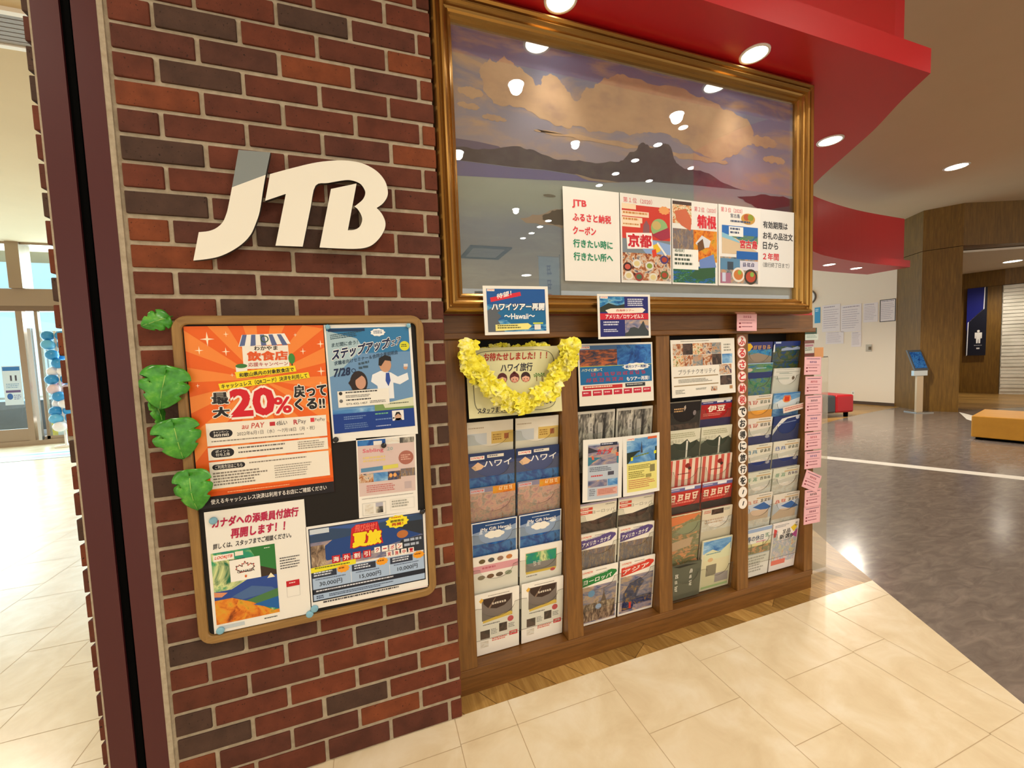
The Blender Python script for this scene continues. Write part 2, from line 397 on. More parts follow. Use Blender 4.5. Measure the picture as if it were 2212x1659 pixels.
    def frame(s, u0, v0, u1, v1, t, c, l=2):
        tv = t*s.w/s.h
        s.r(u0, v0, u1, v0+tv, c, l); s.r(u0, v1-tv, u1, v1, c, l); s.r(u0, v0, u0+t, v1, c, l); s.r(u1-t, v0, u1, v1, c, l); return s
    def tagline(s, u0, v0, u1, v1, c='d8261c', bgc='f4f0e6', l=3):
        s.r(u0, v0, u1, v1, bgc, l); s._t('LOOKJTB', u0+(u1-u0)*.08, v0+(v1-v0)*.2, u1-(u1-u0)*.08, v1-(v1-v0)*.2, c, .03, l+1, .25, 0, .03); return s
    def put(s, name, x, y, z, rot=0.0, lean=0.0, zrot=0.0, **tags):
        return s.b.build(name, None, (x, y, z), (lean, math.radians(-rot), zrot), fixn=False, **tags)

# ------------------------------------------------------------------ the setting
S = 'structure'
CEIL, SOF, FTOP = 3.95, 2.675, 3.52
def arc(pts, n=6):
    """Catmull-Rom through plan points"""
    out = []; P = [Vector(p).to_2d() if len(p) > 2 else Vector(p) for p in pts]
    for i in range(len(P)-1):
        p0, p1, p2, p3 = P[max(i-1, 0)], P[i], P[i+1], P[min(i+2, len(P)-1)]
        for k in range(n):
            t = k/n
            out.append(tuple(0.5*((2*p1)+(p2-p0)*t+(2*p0-5*p1+4*p2-p3)*t*t+(3*p1-p0-3*p2+p3)*t**3)))
    out.append(tuple(P[-1])); return out
# floors
slant0 = (3.32, 0.012); far = lambda y: 3.32+0.603*(y-0.012)
fl = MB()
fl.prism([(far(-9), -9, 0), (3.32, .012, 0), (.8, .012, 0), (.8, .35, 0), (.4, .6, 0), (.4, 10.6, 0), (-14, 10.6, 0), (-14, -9, 0)], (0, 0, -.05), M_STONE)
cols = [-3.84, -3.63, -3.2, -2.78, -2.53, -2.11, -1.9, -1.47, -1.05, -.8, -.42, -.2, .22, .445, .868, 1.083, 1.511, 1.94, 2.18, 2.6, 2.82, 3.24]
def jx(x0, x1, y): fl.face([(x0, y-.0012, .0004), (x1, y-.0012, .0004), (x1, y+.0012, .0004), (x0, y+.0012, .0004)], M_JOINT)
def jy(x, y0, y1): fl.face([(x-.0012, y0, .0004), (x+.0012, y0, .0004), (x+.0012, y1, .0004), (x-.0012, y1, .0004)], M_JOINT)
off = [(-.107 if i % 2 == 0 else -.315) for i in range(len(cols))]
off[14], off[15], off[16], off[17], off[18], off[13] = -.104, -.104, -.313, -.107, -.318, -.11
for i, x in enumerate(cols):
    yb = -7.0; top = .012 if x > -.2 else 10.4
    if x > far(-7): yb = (x-3.32)/.603+.012
    if yb < top: jy(x, yb, top)
    if i+1 < len(cols):
        y = off[i]-.424*15
        while y < top:
            xr = min(cols[i+1], far(y))
            if xr > x: jx(x, xr, y)
            y += .424
fl.build('floor', kind=S, fixn=False)
edge = arc([(3.32, .012), (3.63, .5), (4.1, 1.15), (4.8, 1.85), (5.7, 2.5), (7, 3.1), (8.3, 3.5), (9.65, 3.78), (11.0, 3.97), (11.5, 4.02)], 5)
wf = MB(); wf.prism([(.8, .012, 0)]+[(x, y, 0) for x, y in edge]+[(11.5, 6.5, 0), (.8, 6.5, 0)], (0, 0, -.05), M_WOODF)
wf.prism([(11.9, 3.1, .002), (15.8, 2.0, .002), (17.5, 3.0, .002), (15.5, 5.4, .002), (11.9, 4.0, .002)], (0, 0, -.04), M_WOODF)
wf.build('floor_wood', kind=S)
gf = MB(); gf.prism([(far(-9), -9, 0), (24, -9, 0), (24, 6.5, 0), (11.5, 6.5, 0)]+[(x, y, 0) for x, y in edge[::-1]], (0, 0, -.05), M_GREYF)
gf.build('floor_grey', kind=S)
ln = MB()
def strip(a, b, wd):
    a, b = Vector((*a, 0)), Vector((*b, 0)); n = (b-a).normalized().cross(Vector((0, 0, 1)))*wd/2
    ln.prism([a-n+Vector((0, 0, .0012)), b-n+Vector((0, 0, .0012)), b+n+Vector((0, 0, .0012)), a+n+Vector((0, 0, .0012))], (0, 0, -.001), M_WHITE)
strip((5.35, 2.85), (8.2, -2.2), .15)
ln.prism([(11.35, 3.06, .0012), (10.45, 2.58, .0012), (10.0, 2.18, .0012), (10.9, 2.62, .0012)], (0, 0, -.001), M_WHITE)
ln.build('trim_1', kind=S)
# ceiling with a slatted slot at the left
ce = MB(); ce.prism([(-14, -13, CEIL), (24, -13, CEIL), (24, 11, CEIL), (-14, 11, CEIL)], (0, 0, .1), M_CREAM)
ce.build('ceiling', kind=S)
sl = MB()
M_SLAT = mat('grey_slats', '9a928c', 0.6); M_SLATW = mat('slot_rim', 'f4ece0', 0.5)
for i in range(7): sl.box(-3.6, -.6, 2.55+i*.05, 2.59+i*.05, CEIL-.02, CEIL, M_SLAT)
sl.box(-3.6, -.6, 2.5, 2.545, CEIL-.03, CEIL, M_SLATW); sl.box(-3.6, -.6, 2.9, 2.945, CEIL-.03, CEIL, M_SLATW)
tag(sl.build('ceiling_air_slot'), 'long grey slatted air slot with white rims in the ceiling above the entrance hall', 'air vent')
# brick pillar with steel channel
pil = MB(); ZR, Z0 = .075, .0083; WB = .8983
pil.box(-.0088, WB-.004, .006, .34, 0, CEIL, M_MORTAR)
pil.box(-.0095, .004, -.0005, .02, 0, CEIL, M_MORTAR)
def brick(x0, x1, y0, y1, z0, z1, sd='f'):
    j = lambda: random.uniform(-.0012, .0012)
    if sd == 'f': pil.box(x0+j(), x1+j(), y0+random.uniform(-.0015, .0015), y1, z0+j(), z1+j(), M_BRICK, .0028, 2)
    else: pil.box(x0+random.uniform(-.0012, .0012), x1, y0, y1, z0+j(), z1+j(), M_BRICK, .0028, 2)
for r in range(52):
    za, zb = max(r*ZR+Z0-(.0083 if r == 0 else 0)+.006, .0), (r+1)*ZR+Z0-.006
    xs = [.2155, .4269, .6383, .8497] if r % 2 == 0 else [.113, .3248, .5357, .7476]
    e = [.0135]+xs+[WB+.0055]
    for a, b in zip(e[:-1], e[1:]):
        brick(a+(.006 if a > .02 else 0), b-.006, 0, .03, za, zb)
pil.build('wall_brick', kind=S)
ch = MB()
ch.box(-.0665, -.0092, -.001, .0, 0, CEIL, M_STEEL); ch.box(-.0665, -.064, -.001, .2, 0, CEIL, M_STEEL); ch.box(-.0118, -.0092, 0, .2, 0, CEIL, M_STEEL)
ch.box(-.0905, -.0885, 0, .2, 0, CEIL, M_STEEL); ch.box(-.1475, -.0885, -.001, .0015, 0, CEIL, M_STEEL)
ch.box(-.0885, -.0665, .15, .16, 0, CEIL, M_BLACK); ch.box(-.0872, -.0672, .004, .15, 0, CEIL, M_BLACK)  # solid black filling stands in for the shade inside the slot
ch.build('trim_2', kind=S)
pil = MB(); pil.box(-.153, -.1475, .001, .34, 0, CEIL, M_MORTAR)
for r in range(-1, 52):
    za, zb = max(r*ZR-.0137+.0055, 0), (r+1)*ZR-.0137-.0055
    if zb < .01: continue
    es = [.002, .1, .31, .34] if r % 2 else [.002, .21, .34]
    for a, b in zip(es[:-1], es[1:]): brick(-.1665, -.1478, a, b-.008, za, zb, 's')
pil.build('wall_left', kind=S)
# wall that carries cabinet and picture
wb = MB(); wb.box(.9, 2.93, .1, .34, 1.5, SOF, M_RED); wb.build('wall_back', kind=S)
# red soffit with stepped fascia, sweeping round the shop
out_pts = arc([(3.30, -.2), (3.43, -.02), (3.63, .22), (3.81, .48), (4.1, .89), (4.6, 1.47), (5.4, 2.06), (6.58, 2.55), (7.18, 2.71), (7.92, 2.84), (8.61, 2.91), (9.52, 2.96)], 4)
def offset(pts, d):
    o = []
    for i, p in enumerate(pts):
        a, b = Vector(pts[max(i-1, 0)]), Vector(pts[min(i+1, len(pts)-1)]); t = (b-a).normalized(); o.append((p[0]-t.y*d, p[1]+t.x*d))
    return o
def shell(mb, outer, inner, z0, z1, m):
    """band between two plan curves, from z0 to z1"""
    n = len(outer)
    for i in range(n-1):
        a, b, c, d = outer[i], outer[i+1], inner[i+1], inner[i]
        for q in ([(*a, z0), (*b, z0), (*c, z0), (*d, z0)], [(*a, z1), (*b, z1), (*c, z1), (*d, z1)], [(*a, z0), (*b, z0), (*b, z1), (*a, z1)], [(*d, z0), (*c, z0), (*c, z1), (*d, z1)]):
            mb.face(q, m)
    for i in (0, n-1):
        a, d = outer[i], inner[i]; mb.face([(*a, z0), (*d, z0), (*d, z1), (*a, z1)], m)
so = MB()
inner = offset(out_pts, .62)
inner = [(max(p[0], 2.95), max(p[1], .34)) if i < 14 else p for i, p in enumerate(inner)]
shell(so, out_pts, inner, SOF, SOF+.115, M_RED)
up = offset(out_pts, .09)
up[0] = (3.19, -.11)
inner2 = [(p[0]+.0, p[1]+.0) for p in inner]
shell(so, up, inner2, SOF+.115, FTOP, M_RED)
so.prism([(.9, -.2, SOF), (3.30, -.2, SOF), (inner[0][0], .34, SOF), (.9, .34, SOF)], (0, 0, .115), M_RED)
so.prism([(.9, -.11, SOF+.115), (3.19, -.11, SOF+.115), (inner[0][0], .34, SOF+.115), (.9, .34, SOF+.115)], (0, 0, FTOP-SOF-.115+.4), M_RED)
bmesh.ops.remove_doubles(so.bm, verts=so.bm.verts[:], dist=1e-5)
so.build('ceiling_soffit', kind=S)
# red fascia of the unit across the hall (seen mirrored in the picture glass)
fr_ = MB(); rp = arc([(4.75, -2.75), (4.85, -2.25), (5.1, -1.85), (5.5, -1.55), (6.2, -1.4)], 4)
shell(fr_, rp, [(x+.5, y-.5) for x, y in rp], 2.95, CEIL, M_RED); fr_.build('ceiling_soffit_opposite', kind=S)
# shop interior cream wall and wood pillar, beam, toilets passage
WA, WBp = Vector((11.24, 5.66)), Vector((11.41, 4.12)); wd = (WBp-WA).normalized(); wn = Vector((-wd.y, wd.x))
if wn.x > 0: wn = -wn
cw = MB(); a, b = WA-wd*3.0, WBp
cw.prism([(a.x, a.y, 0), (b.x, b.y, 0), (b.x, b.y, 3.5), (a.x, a.y, 3.5)], (-wn.x*.12, -wn.y*.12, 0), M_WALL); cw.build('wall_shop', kind=S)
bb = MB(); bb.prism([(a.x+wn.x*.012, a.y+wn.y*.012, 0), (b.x+wn.x*.012, b.y+wn.y*.012, 0), (b.x+wn.x*.012, b.y+wn.y*.012, .07), (a.x+wn.x*.012, a.y+wn.y*.012, .07)], (-wn.x*.01, -wn.y*.01, 0), mat('dark_skirting', '4a3520', .5)); bb.build('baseboard_shop', kind=S)
wp = MB()
wp.prism([(11.41, 4.10, 0), (11.32, 3.95, 0), (11.05, 3.53, 0), (11.32, 3.06, 0), (12.4, 3.62, 0), (12.4, 4.6, 0), (11.55, 4.6, 0)], (0, 0, 3.16), M_FARWOOD)
wp.prism([(11.41, 4.10, 3.17), (11.32, 3.95, 3.17), (11.05, 3.53, 3.17), (11.32, 3.06, 3.17), (13.4, 2.25, 3.17), (13.4, 2.65, 3.17), (12.4, 4.6, 3.17), (11.55, 4.6, 3.17)], (0, 0, CEIL-3.17), M_FARWOOD)
wp.build('wall_wood', kind=S)
hb = MB()
hb.prism([(12.0, 5.2, 0), (15.3, 5.2, 0), (15.63, 4.15, 0), (16.3, 4.5, 0), (16.4, 6.2, 0), (12.0, 6.2, 0)], (0, 0, 3.2), M_FARWOOD)
hb.build('wall_passage', kind=S)
tw = MB(); M_TILEW = noisy('white_rib_tile', [(.3, 'd8d4c4'), (.7, 'f0ece0')], 3, .5)
tw.prism([(15.63, 4.14, 0), (16.45, 2.9, 0), (17.6, 1.2, 0), (17.9, 1.4, 0), (15.95, 4.3, 0)], (0, 0, 2.72), M_TILEW)
d0, d1 = Vector((15.62, 4.13)), Vector((17.59, 1.19))
for i in range(30):
    z = .08+i*.088; k = (.012, .03, .02)[i % 3]; t = (d1-d0).normalized(); n = Vector((t.y, -t.x)); n = n if n.x < 0 else -n
    tw.prism([(d0.x, d0.y, z), (d1.x, d1.y, z), (d1.x, d1.y, z+.074), (d0.x, d0.y, z+.074)], (n.x*k, n.y*k, 0), M_TILEW)
tw.build('wall_tile', kind=S)
tb = MB(); tb.prism([(15.3, 5.2, 2.73), (15.6, 4.1, 2.73), (17.6, 1.15, 2.73), (18.2, 1.4, 2.73), (16.2, 5.3, 2.73)], (0, 0, .6), M_FARWOOD); tb.build('wall_passage_head', kind=S)
hc = MB(); hc.prism([(11.7, 3.4, 3.12), (13.4, 2.4, 3.12), (18.5, .5, 3.12), (17.5, 6, 3.12), (12, 5.5, 3.12)], (0, 0, .04), M_WALL); hc.build('ceiling_passage', kind=S)
# far end and right side of the mall
eb = MB(); eb.box(16.5, 24, 3.6, 3.8, 0, CEIL, M_FARWOOD); eb.build('wall_right', kind=S)
# entrance glazing on the left
DY = 9.25
en = MB(); en.box(-14, -1.5, DY-.06, DY+.1, 2.74, 3.07, M_ALU); en.box(-14, -1.5, DY-.1, DY+.12, 4.03-.12, 4.06, M_ALU)
en.box(-14, -1.5, DY-.05, DY+.1, 2.64, 2.74, mat('bronze_dark', '7a6450', .4, .4))
for x in (-9.2, -5.72, -2.3): en.box(x-.075, x+.12, DY-.14, DY+.14, 3.07, CEIL, M_ALU)
en.box(-14, -1.5, DY-.06, DY+.08, 0, .1, M_ALU)
en.build('window_1', kind=S)
pn = MB(); pn.box(-14, -1.5, DY, DY+.012, 3.07, CEIL, M_DOORG); pn.build('window_2', kind=S)
dr = MB()
for x in (-9.0, -7.4, -5.76): dr.box(x-.045, x+.05, DY-.05, DY+.05, .1, 2.64, M_ALU)
dr.box(-5.62, -5.57, DY-.12, DY-.06, .1, 2.3, M_CHROME); dr.box(-5.55, -5.5, DY-.02, DY+.05, .1, 2.64, M_ALU)
dr.box(-9, -5.76, DY-.02, DY+.02, .1, .34, M_ALU); dr.box(-5.6, -1.5, DY-.02, DY+.02, .1, .16, M_ALU)
dr.build('door_1', kind=S)
pn = MB(); pn.box(-9, -5.78, DY, DY+.012, .34, 2.64, M_DOORG); pn.box(-5.5, -1.5, DY, DY+.012, .16, 2.64, M_DOORG); pn.build('door_2', kind=S)
# paving and vestibule outside
ob = MB(); ob.box(-16, 0, 10.6, 24, -.05, 0, mat('grey_paving', '8c9094', .7)); ob.build('ground_outside', kind=S)
ob = MB(); ob.box(-14, -1.5, 11.2, 11.26, 3.3, 3.36, mat('blue_grey_metal', '8aa4b4', .4, .3)); ob.box(-14, -1.5, 11.2, 11.3, .85, .9, M_CHROME); ob.box(-14, -6.2, 11.24, 11.3, .1, .8, mat('dark_glass_panel', '46525c', .25)); ob.build('trim_3', kind=S)

# ------------------------------------------------------------------ lamps
def downlight(name, label, x, y, z, r, energy, angle, group, lens=M_LAMP, col=(1, .9, .75), blend=.55):
    t = thing(name, label, 'ceiling light', (x, y, z), group=group)
    m = MB(); m.lathe([(r, -.001), (r, -.006), (r*1.18, -.006), (r*1.2, 0), (r*1.2, .0)], (0, 0, 0), M_TRIMW, n=28)
    m.build('trim_ring', t)
    m = MB(); m.lathe([(r*.99, -.0045), (r*.99, -.003)], (0, 0, 0), lens, n=28); m.build('lens', t)
    if energy: spot('light', (0, 0, -.03), energy, angle, blend, r*.8, col, parent=t)
    return t
G = 'round downlights in the red soffit'
downlight('downlight', 'round white downlight in red soffit above left part of gold picture frame', 1.376, -.05, SOF, .052, 13, 70, G)
downlight('downlight', 'round white downlight in red soffit above right part of gold picture frame', 2.33, -.05, SOF, .052, 13, 70, G)
downlight('downlight', 'round white downlight in red soffit just right of the gold frame corner', 3.49, .38, SOF, .06, 30, 120, G)
G = 'round downlights in the far red fascia'
downlight('downlight', 'left of two small downlights under the far curved red fascia', 7.68, 3.08, SOF, .075, 170, 160, G)
downlight('downlight', 'right of two small downlights under the far curved red fascia', 8.53, 3.2, SOF, .075, 170, 160, G)
G = 'ceiling downlights'
downlight('downlight', 'bright downlight alone in the tan ceiling right of the red soffit', 9.0, 2.18, CEIL, .12, 90, 80, G)
downlight('downlight', 'faint far ceiling light above wood wall, left of two', 11.6, 3.35, CEIL, .07, 0, 120, G, M_TRIMW)
downlight('downlight', 'faint far ceiling light above wood wall, right of two', 12.75, 3.12, CEIL, .07, 0, 120, G, M_TRIMW)
downlight('downlight', 'flat oval light in the passage ceiling above the toilet sign', 14.4, 3.55, 3.12, .14, 190, 150, G)
# mall downlights over the corridor, mirrored in the picture glass
G = 'mall corridor downlights mirrored in the picture glass'
k = 0
for x, y, r in ((2.09, -2.16, .075), (3.95, -2.14, .075), (4.2, -2.32, .05), (4.17, -2.72, .05), (4.14, -3.14, .05), (4.11, -3.55, .05), (4.09, -3.96, .05), (4.75, -3.63, .05), (5.09, -2.73, .05), (5.07, -3.12, .05), (1.82, -3.54, .07), (3.14, -2.95, .055), (3.99, -5.61, .06), (3.97, -5.97, .06), (3.96, -6.39, .06), (3.91, -6.76, .06), (3.18, -5.19, .06), (5.42, -10.43, .15)):
    downlight('downlight', 'small corridor downlight showing as a white dot in the picture glass', x, y, CEIL, r, {0: 110, 1: 80, 10: 110, 11: 40, 16: 100}.get(k, 0), 150, G, M_LAMPS); k += 1
G = 'corridor downlights over the brick pillar side'  # lamps out of view, added to brighten the hall and corridor floors
downlight('downlight', 'corridor downlight over the cream floor left of brick pillar', -1.9, -1.2, CEIL, .1, 170, 150, G, M_LAMPS)
downlight('downlight', 'corridor downlight over the entrance hall', -3.6, 4.6, CEIL, .1, 400, 150, G, M_LAMPS)
downlight('downlight', 'corridor downlight over the grey floor beyond the white line', 6.6, -1.2, CEIL, .1, 170, 150, G, M_LAMPS)
# air vent mirrored in the glass
m = MB(); t = thing('ceiling_vent', 'square black framed ceiling vent mirrored low in the picture glass', 'air vent', (3.42, -8.05, CEIL))
m.box(-.5, .5, -.55, -.45, -.03, 0, M_BLACK); m.box(-.5, .5, .45, .55, -.03, 0, M_BLACK); m.box(-.5, -.4, -.45, .45, -.03, 0, M_BLACK); m.box(.4, .5, -.45, .45, -.03, 0, M_BLACK); m.build('vent_frame', t)
m = MB()
for i in range(8): m.box(-.38, .38, -.4+i*.1, -.34+i*.1, -.02, 0, M_SLAT)
m.build('louvre', t)

# ------------------------------------------------------------------ picture with gold frame
pt = thing('framed_picture', 'large gold framed picture of a mountain island and lagoon above the brochure cabinet', 'picture', (1.86, .1, 1.537))
OX, OY, OZ = 1.86, .1, 1.537
prof = [(0, .068), (0, .03), (.006, .012), (.012, .006), (.02, .004), (.027, .012), (.03, .02), (.036, .022), (.041, .01), (.048, .006), (.056, .012), (.06, .026), (.068, .03), (.074, .024), (.08, .03), (.083, .04), (.092, .046), (.096, .06), (.096, .068)]
fx0, fx1, fz0, fz1 = .902, 2.803, 1.537, 2.668
m = MB(); rings = []
for d, y in prof:
    rings.append([m.bm.verts.new((x-OX, y-OY, z-OZ)) for x, z in ((fx0+d*.86, fz0+d*.82), (fx1-d*.8, fz0+d*.82), (fx1-d*.8, fz1-d*.84), (fx0+d*.86, fz1-d*.84))])
for a, b in zip(rings[:-1], rings[1:]):
    for i in range(4):
        j = (i+1) % 4; f = m.bm.faces.new((a[i], a[j], b[j], b[i])); f.material_index = m.mi(M_GOLD)
m.build('frame', pt)
def fractal(pts, amp=.012, it=3, rnd=random.Random(4), closed=True):
    P = [Vector(p) for p in pts]
    for k in range(it):
        Q = []
        for i in range(len(P) if closed else len(P)-1):
            a, b = P[i], P[(i+1) % len(P)]; d = b-a; n = Vector((-d.y, d.x)); L = n.length
            Q += [a, (a+b)/2 + (n/L if L else n)*rnd.uniform(-1, 1)*min(amp, L*.22)]
        if not closed: Q.append(P[-1])
        P = Q; amp *= .55
    return [tuple(p) for p in P]
X0, X1, Z0p, Z1p = .985, 2.728, 1.612, 2.592; PY = .066
def skymat():
    m = mat('painted_sky', '808090', .5, 0, .2); t, b = nodes(m)
    tc = t.nodes.new('ShaderNodeTexCoord'); sp = t.nodes.new('ShaderNodeSeparateXYZ'); t.links.new(tc.outputs['Object'], sp.inputs[0])
    mr = t.nodes.new('ShaderNodeMapRange'); mr.inputs[1].default_value = 2.13-OZ; mr.inputs[2].default_value = 2.59-OZ; t.links.new(sp.outputs['Z'], mr.inputs[0])
    c = ramp(t, [(0, 'bcb0b8'), (.35, 'aeacc0'), (1, '8a93b6')], mr.outputs[0])
    n = noise(t, 3.2, 7, .6, .4, None, (1, 1, 3.2))
    c = mixc(t, ramp(t, [(.5, '000000'), (.66, 'ffffff')], n), c, 'dcbc9e')
    t.links.new(c, b.inputs['Base Color']); return m
def watermat():
    m = mat('painted_lagoon', '808090', .5, 0, .2); t, b = nodes(m)
    tc = t.nodes.new('ShaderNodeTexCoord'); sp = t.nodes.new('ShaderNodeSeparateXYZ'); t.links.new(tc.outputs['Object'], sp.inputs[0])
    mr = t.nodes.new('ShaderNodeMapRange'); mr.inputs[1].default_value = 1.61-OZ; mr.inputs[2].default_value = 2.1-OZ; t.links.new(sp.outputs['Z'], mr.inputs[0])
    c = ramp(t, [(0, '7c8a92'), (.3, '8696a4'), (.55, '90a0b0'), (.75, 'b0bcb2'), (.9, 'bcc8bc'), (1, 'a4b0bc')], mr.outputs[0])
    n = noise(t, 4, 6, .6, .5, None, (1, 1, 4))
    c = mixc(t, ramp(t, [(.45, '000000'), (.75, 'a0a0a0')], n), c, 'c2d0c6')
    t.links.new(c, b.inputs['Base Color']); return m
m = MB()  # picture colours lightened to stand in for ceiling haze mirrored in the glass
PK = [0]
def pp(pts, mt, l):
    PK[0] += 1; m.face([(x-OX, PY-l*.0004-PK[0]*.00004-OY, z-OZ) for x, z in pts], mt)
pp([(X0, 1.95), (X1, 1.95), (X1, Z1p), (X0, Z1p)], skymat(), 0)
M_CLOUD = noisy('painted_cloud', [(.3, 'cbac96'), (.5, 'e6c29e'), (.7, 'f2cfa8')], 7, .5, 6, (1, 1, 1.6), spec=.2)
cl = [(1.101, 2.467), (1.13, 2.498), (1.157, 2.486), (1.187, 2.522), (1.224, 2.499), (1.252, 2.488), (1.281, 2.467), (1.314, 2.431), (1.339, 2.433), (1.351, 2.475), (1.382, 2.488), (1.413, 2.478), (1.443, 2.451), (1.469, 2.424), (1.497, 2.401), (1.529, 2.448), (1.573, 2.465), (1.607, 2.494), (1.665, 2.528), (1.75, 2.54), (2.0, 2.545), (2.15, 2.53), (2.274, 2.491), (2.401, 2.471), (2.444, 2.446), (2.45, 2.354), (2.36, 2.3), (2.251, 2.26), (2.1, 2.28), (1.977, 2.323), (1.85, 2.331), (1.75, 2.3), (1.613, 2.297), (1.503, 2.305), (1.396, 2.289), (1.295, 2.328), (1.173, 2.329), (1.114, 2.362), (1.09, 2.42)]
pp(fractal(cl, .016, 3), M_CLOUD, 1)
for c_, rx, rz in (((1.05, 2.36), .05, .02), ((1.04, 2.31), .045, .012), ((1.14, 2.28), .05, .012), ((2.52, 2.38), .1, .03), ((2.6, 2.3), .08, .02), ((1.6, 2.26), .3, .012), ((2.1, 2.25), .2, .014)):
    pp(fractal([(c_[0]+rx*math.cos(a*PI/5), c_[1]+rz*math.sin(a*PI/5)) for a in range(10)], .01, 2), M_CLOUD, 1)
pp([(X0, 1.6), (X1, 1.6), (X1, 2.136), (2.1, 2.136), (X0, 2.107)], watermat(), 2)
pp([(X0, 2.185), (1.07, 2.184), (1.151, 2.178), (1.2, 2.15), (X0, 2.12)], mat('painted_far_hill', '70688e', .6), 2)
top = [(X0, 2.153), (1.071, 2.155), (1.156, 2.172), (1.229, 2.188), (1.281, 2.184), (1.348, 2.169), (1.422, 2.161), (1.499, 2.168), (1.605, 2.169), (1.693, 2.184), (1.727, 2.208), (1.757, 2.234), (1.788, 2.253), (1.819, 2.281), (1.843, 2.273), (1.877, 2.262), (1.89, 2.281), (1.92, 2.29), (1.951, 2.292), (1.973, 2.262), (1.982, 2.232), (2.014, 2.205), (2.049, 2.196), (2.129, 2.198), (2.23, 2.171), (2.314, 2.148), (2.41, 2.136)]
bot = [(2.1, 2.128), (1.844, 2.118), (1.695, 2.1), (1.6, 2.092), (1.549, 2.094), (1.487, 2.108), (1.346, 2.112), (1.203, 2.107), (X0, 2.107)]
pp(fractal(top, .006, 2, closed=False)+bot, noisy('painted_hill', [(.3, '4a4858'), (.5, '585666'), (.7, '6a6a6e')], 12, .6, 6, (1, 1, 1.4), spec=.2), 3)
pp([(X0, 2.106), (1.203, 2.105), (1.346, 2.11), (1.487, 2.106), (1.549, 2.092), (1.64, 2.09), (1.47, 2.082), (1.345, 2.072), (1.2, 2.063), (X0, 2.05)], mat('painted_deep_water', '7676ae', .5), 3)
pp(fractal([(1.47, 2.112), (1.56, 2.1), (1.7, 2.098), (1.62, 2.09), (1.54, 2.091), (1.487, 2.106)], .002, 1), mat('painted_sand', 'b7a28c', .6), 4)
pp(fractal([(1.229, 1.914), (1.283, 1.932), (1.334, 1.939), (1.387, 1.962), (1.45, 1.965), (1.52, 1.93), (1.412, 1.886), (1.332, 1.896), (1.264, 1.897)], .006, 2), mat('painted_sand', 'b7a28c', .6), 3)
pp(fractal([(1.327, 1.932), (1.369, 1.954), (1.415, 1.964), (1.5, 1.94), (1.413, 1.898), (1.35, 1.903), (1.328, 1.914)], .006, 2), mat('painted_grove', '453f36', .6), 4)
pp(fractal([(2.352, 2.1), (2.508, 2.126), (2.636, 2.126), (X1, 2.124), (X1, 2.0), (2.508, 2.059), (2.425, 2.076)], .008, 2), mat('painted_rock', '4a3a44', .6), 4)
pp([(1.33+.028*math.cos(a*PI/8)+.03, 2.012+.006*math.sin(a*PI/8)) for a in range(16)], mat('painted_reef', '77786a', .6), 4)
m.build('painting', pt, fixn=False)
m = MB(); m.box(X0-.004-OX, X1+.004-OX, .056-OY, .059-OY, Z0p-.003-OZ, Z1p+.003-OZ, M_PANE); m.build('glass', pt)
m = MB(); m.box(X0-.01-OX, X1+.01-OX, PY+.001-OY, PY+.012-OY, Z0p-.01-OZ, Z1p+.01-OZ, M_BLACK); m.build('backing_board', pt)

# ------------------------------------------------------------------ brochure cabinet
CX0, CX1, CY = .905, 2.935, .09
BX = [(.984, 1.398), (1.475, 1.889), (1.966, 2.378), (2.454, 2.868)]; BZ0, BZ1 = .112, 1.443
cab = thing('brochure_cabinet', 'long brown wooden brochure cabinet with four open rack bays under the framed picture', 'cabinet', (1.92, .2, 0))
def cpart(mb, n): return mb.build(n, cab, (-1.92, -.2, 0))
m = MB(); m.box(CX0, CX1, CY+.006, .34, 0.0, .079, M_WOODH); cpart(m, 'base')
m = MB(); m.box(CX0, CX1, CY-.002, .34, .0805, BZ0-.002, M_WOODH, .002); cpart(m, 'bottom_rail')
xs = [CX0]+[v for b_ in BX for v in b_]+[CX1]
for i in range(0, 10, 2):
    m = MB(); m.box(xs[i], xs[i+1], CY, .34, BZ0-.002, BZ1, M_WOOD, .002)
    if i < 8: m.box(xs[i+1], xs[i+1]+.0015, CY+.003, .19, BZ0, BZ1, M_WOOD)
    cpart(m, 'post')
m = MB(); m.box(CX0, CX1, CY-.008, .34, BZ1, 1.468, M_WOODH, .004); cpart(m, 'top_rail')
m = MB(); m.box(CX0+.01, CX1-.005, CY+.006, .34, 1.468, 1.537, M_WOODH); cpart(m, 'header')
for a, b_ in BX:
    m = MB(); m.box(a, b_, .2, .21, BZ0, BZ1, M_DARKBACK); cpart(m, 'back_panel')
LEAN = math.atan(.115)
TIERS = [[1.113, .985, .842, .70, .555, .39], [1.117, .99, .701, .561, .394], [1.125, .984, .838, .705, .564, .31], [1.40, 1.27, 1.122, 1.002, .85, .712, .575, .406]]
def pocket(bi, zt):
    a, b_ = BX[bi]; wd = b_-a-.012; h = min(.055 if zt > 1.3 else .15, zt-.05-BZ0-.004); hw = wd/2
    pts = [(-hw, -h), (hw, -h), (hw, 0)]
    for cx in (hw/2, -hw/2):
        R = hw*.36
        pts += [(cx+R*1.25, 0)]+[(cx+R*math.cos(q*PI/12), -.05*math.sin(q*PI/12)-.003) for q in range(0, 13)]+[(cx-R*1.25, 0)]
    pts += [(-hw, 0)]
    m = MB(); m.prism([(x, 0, z) for x, z in pts], (0, .0022, 0), M_ACRYL, M_ACEDGE)
    zt2 = zt-.052; y = .113+.052*.115-.0078
    o = m.build('pocket', cab, ((a+b_)/2-1.92, y-.2, zt2), (LEAN, 0, 0))
for bi, ts in enumerate(TIERS):
    for zt in ts: pocket(bi, zt)

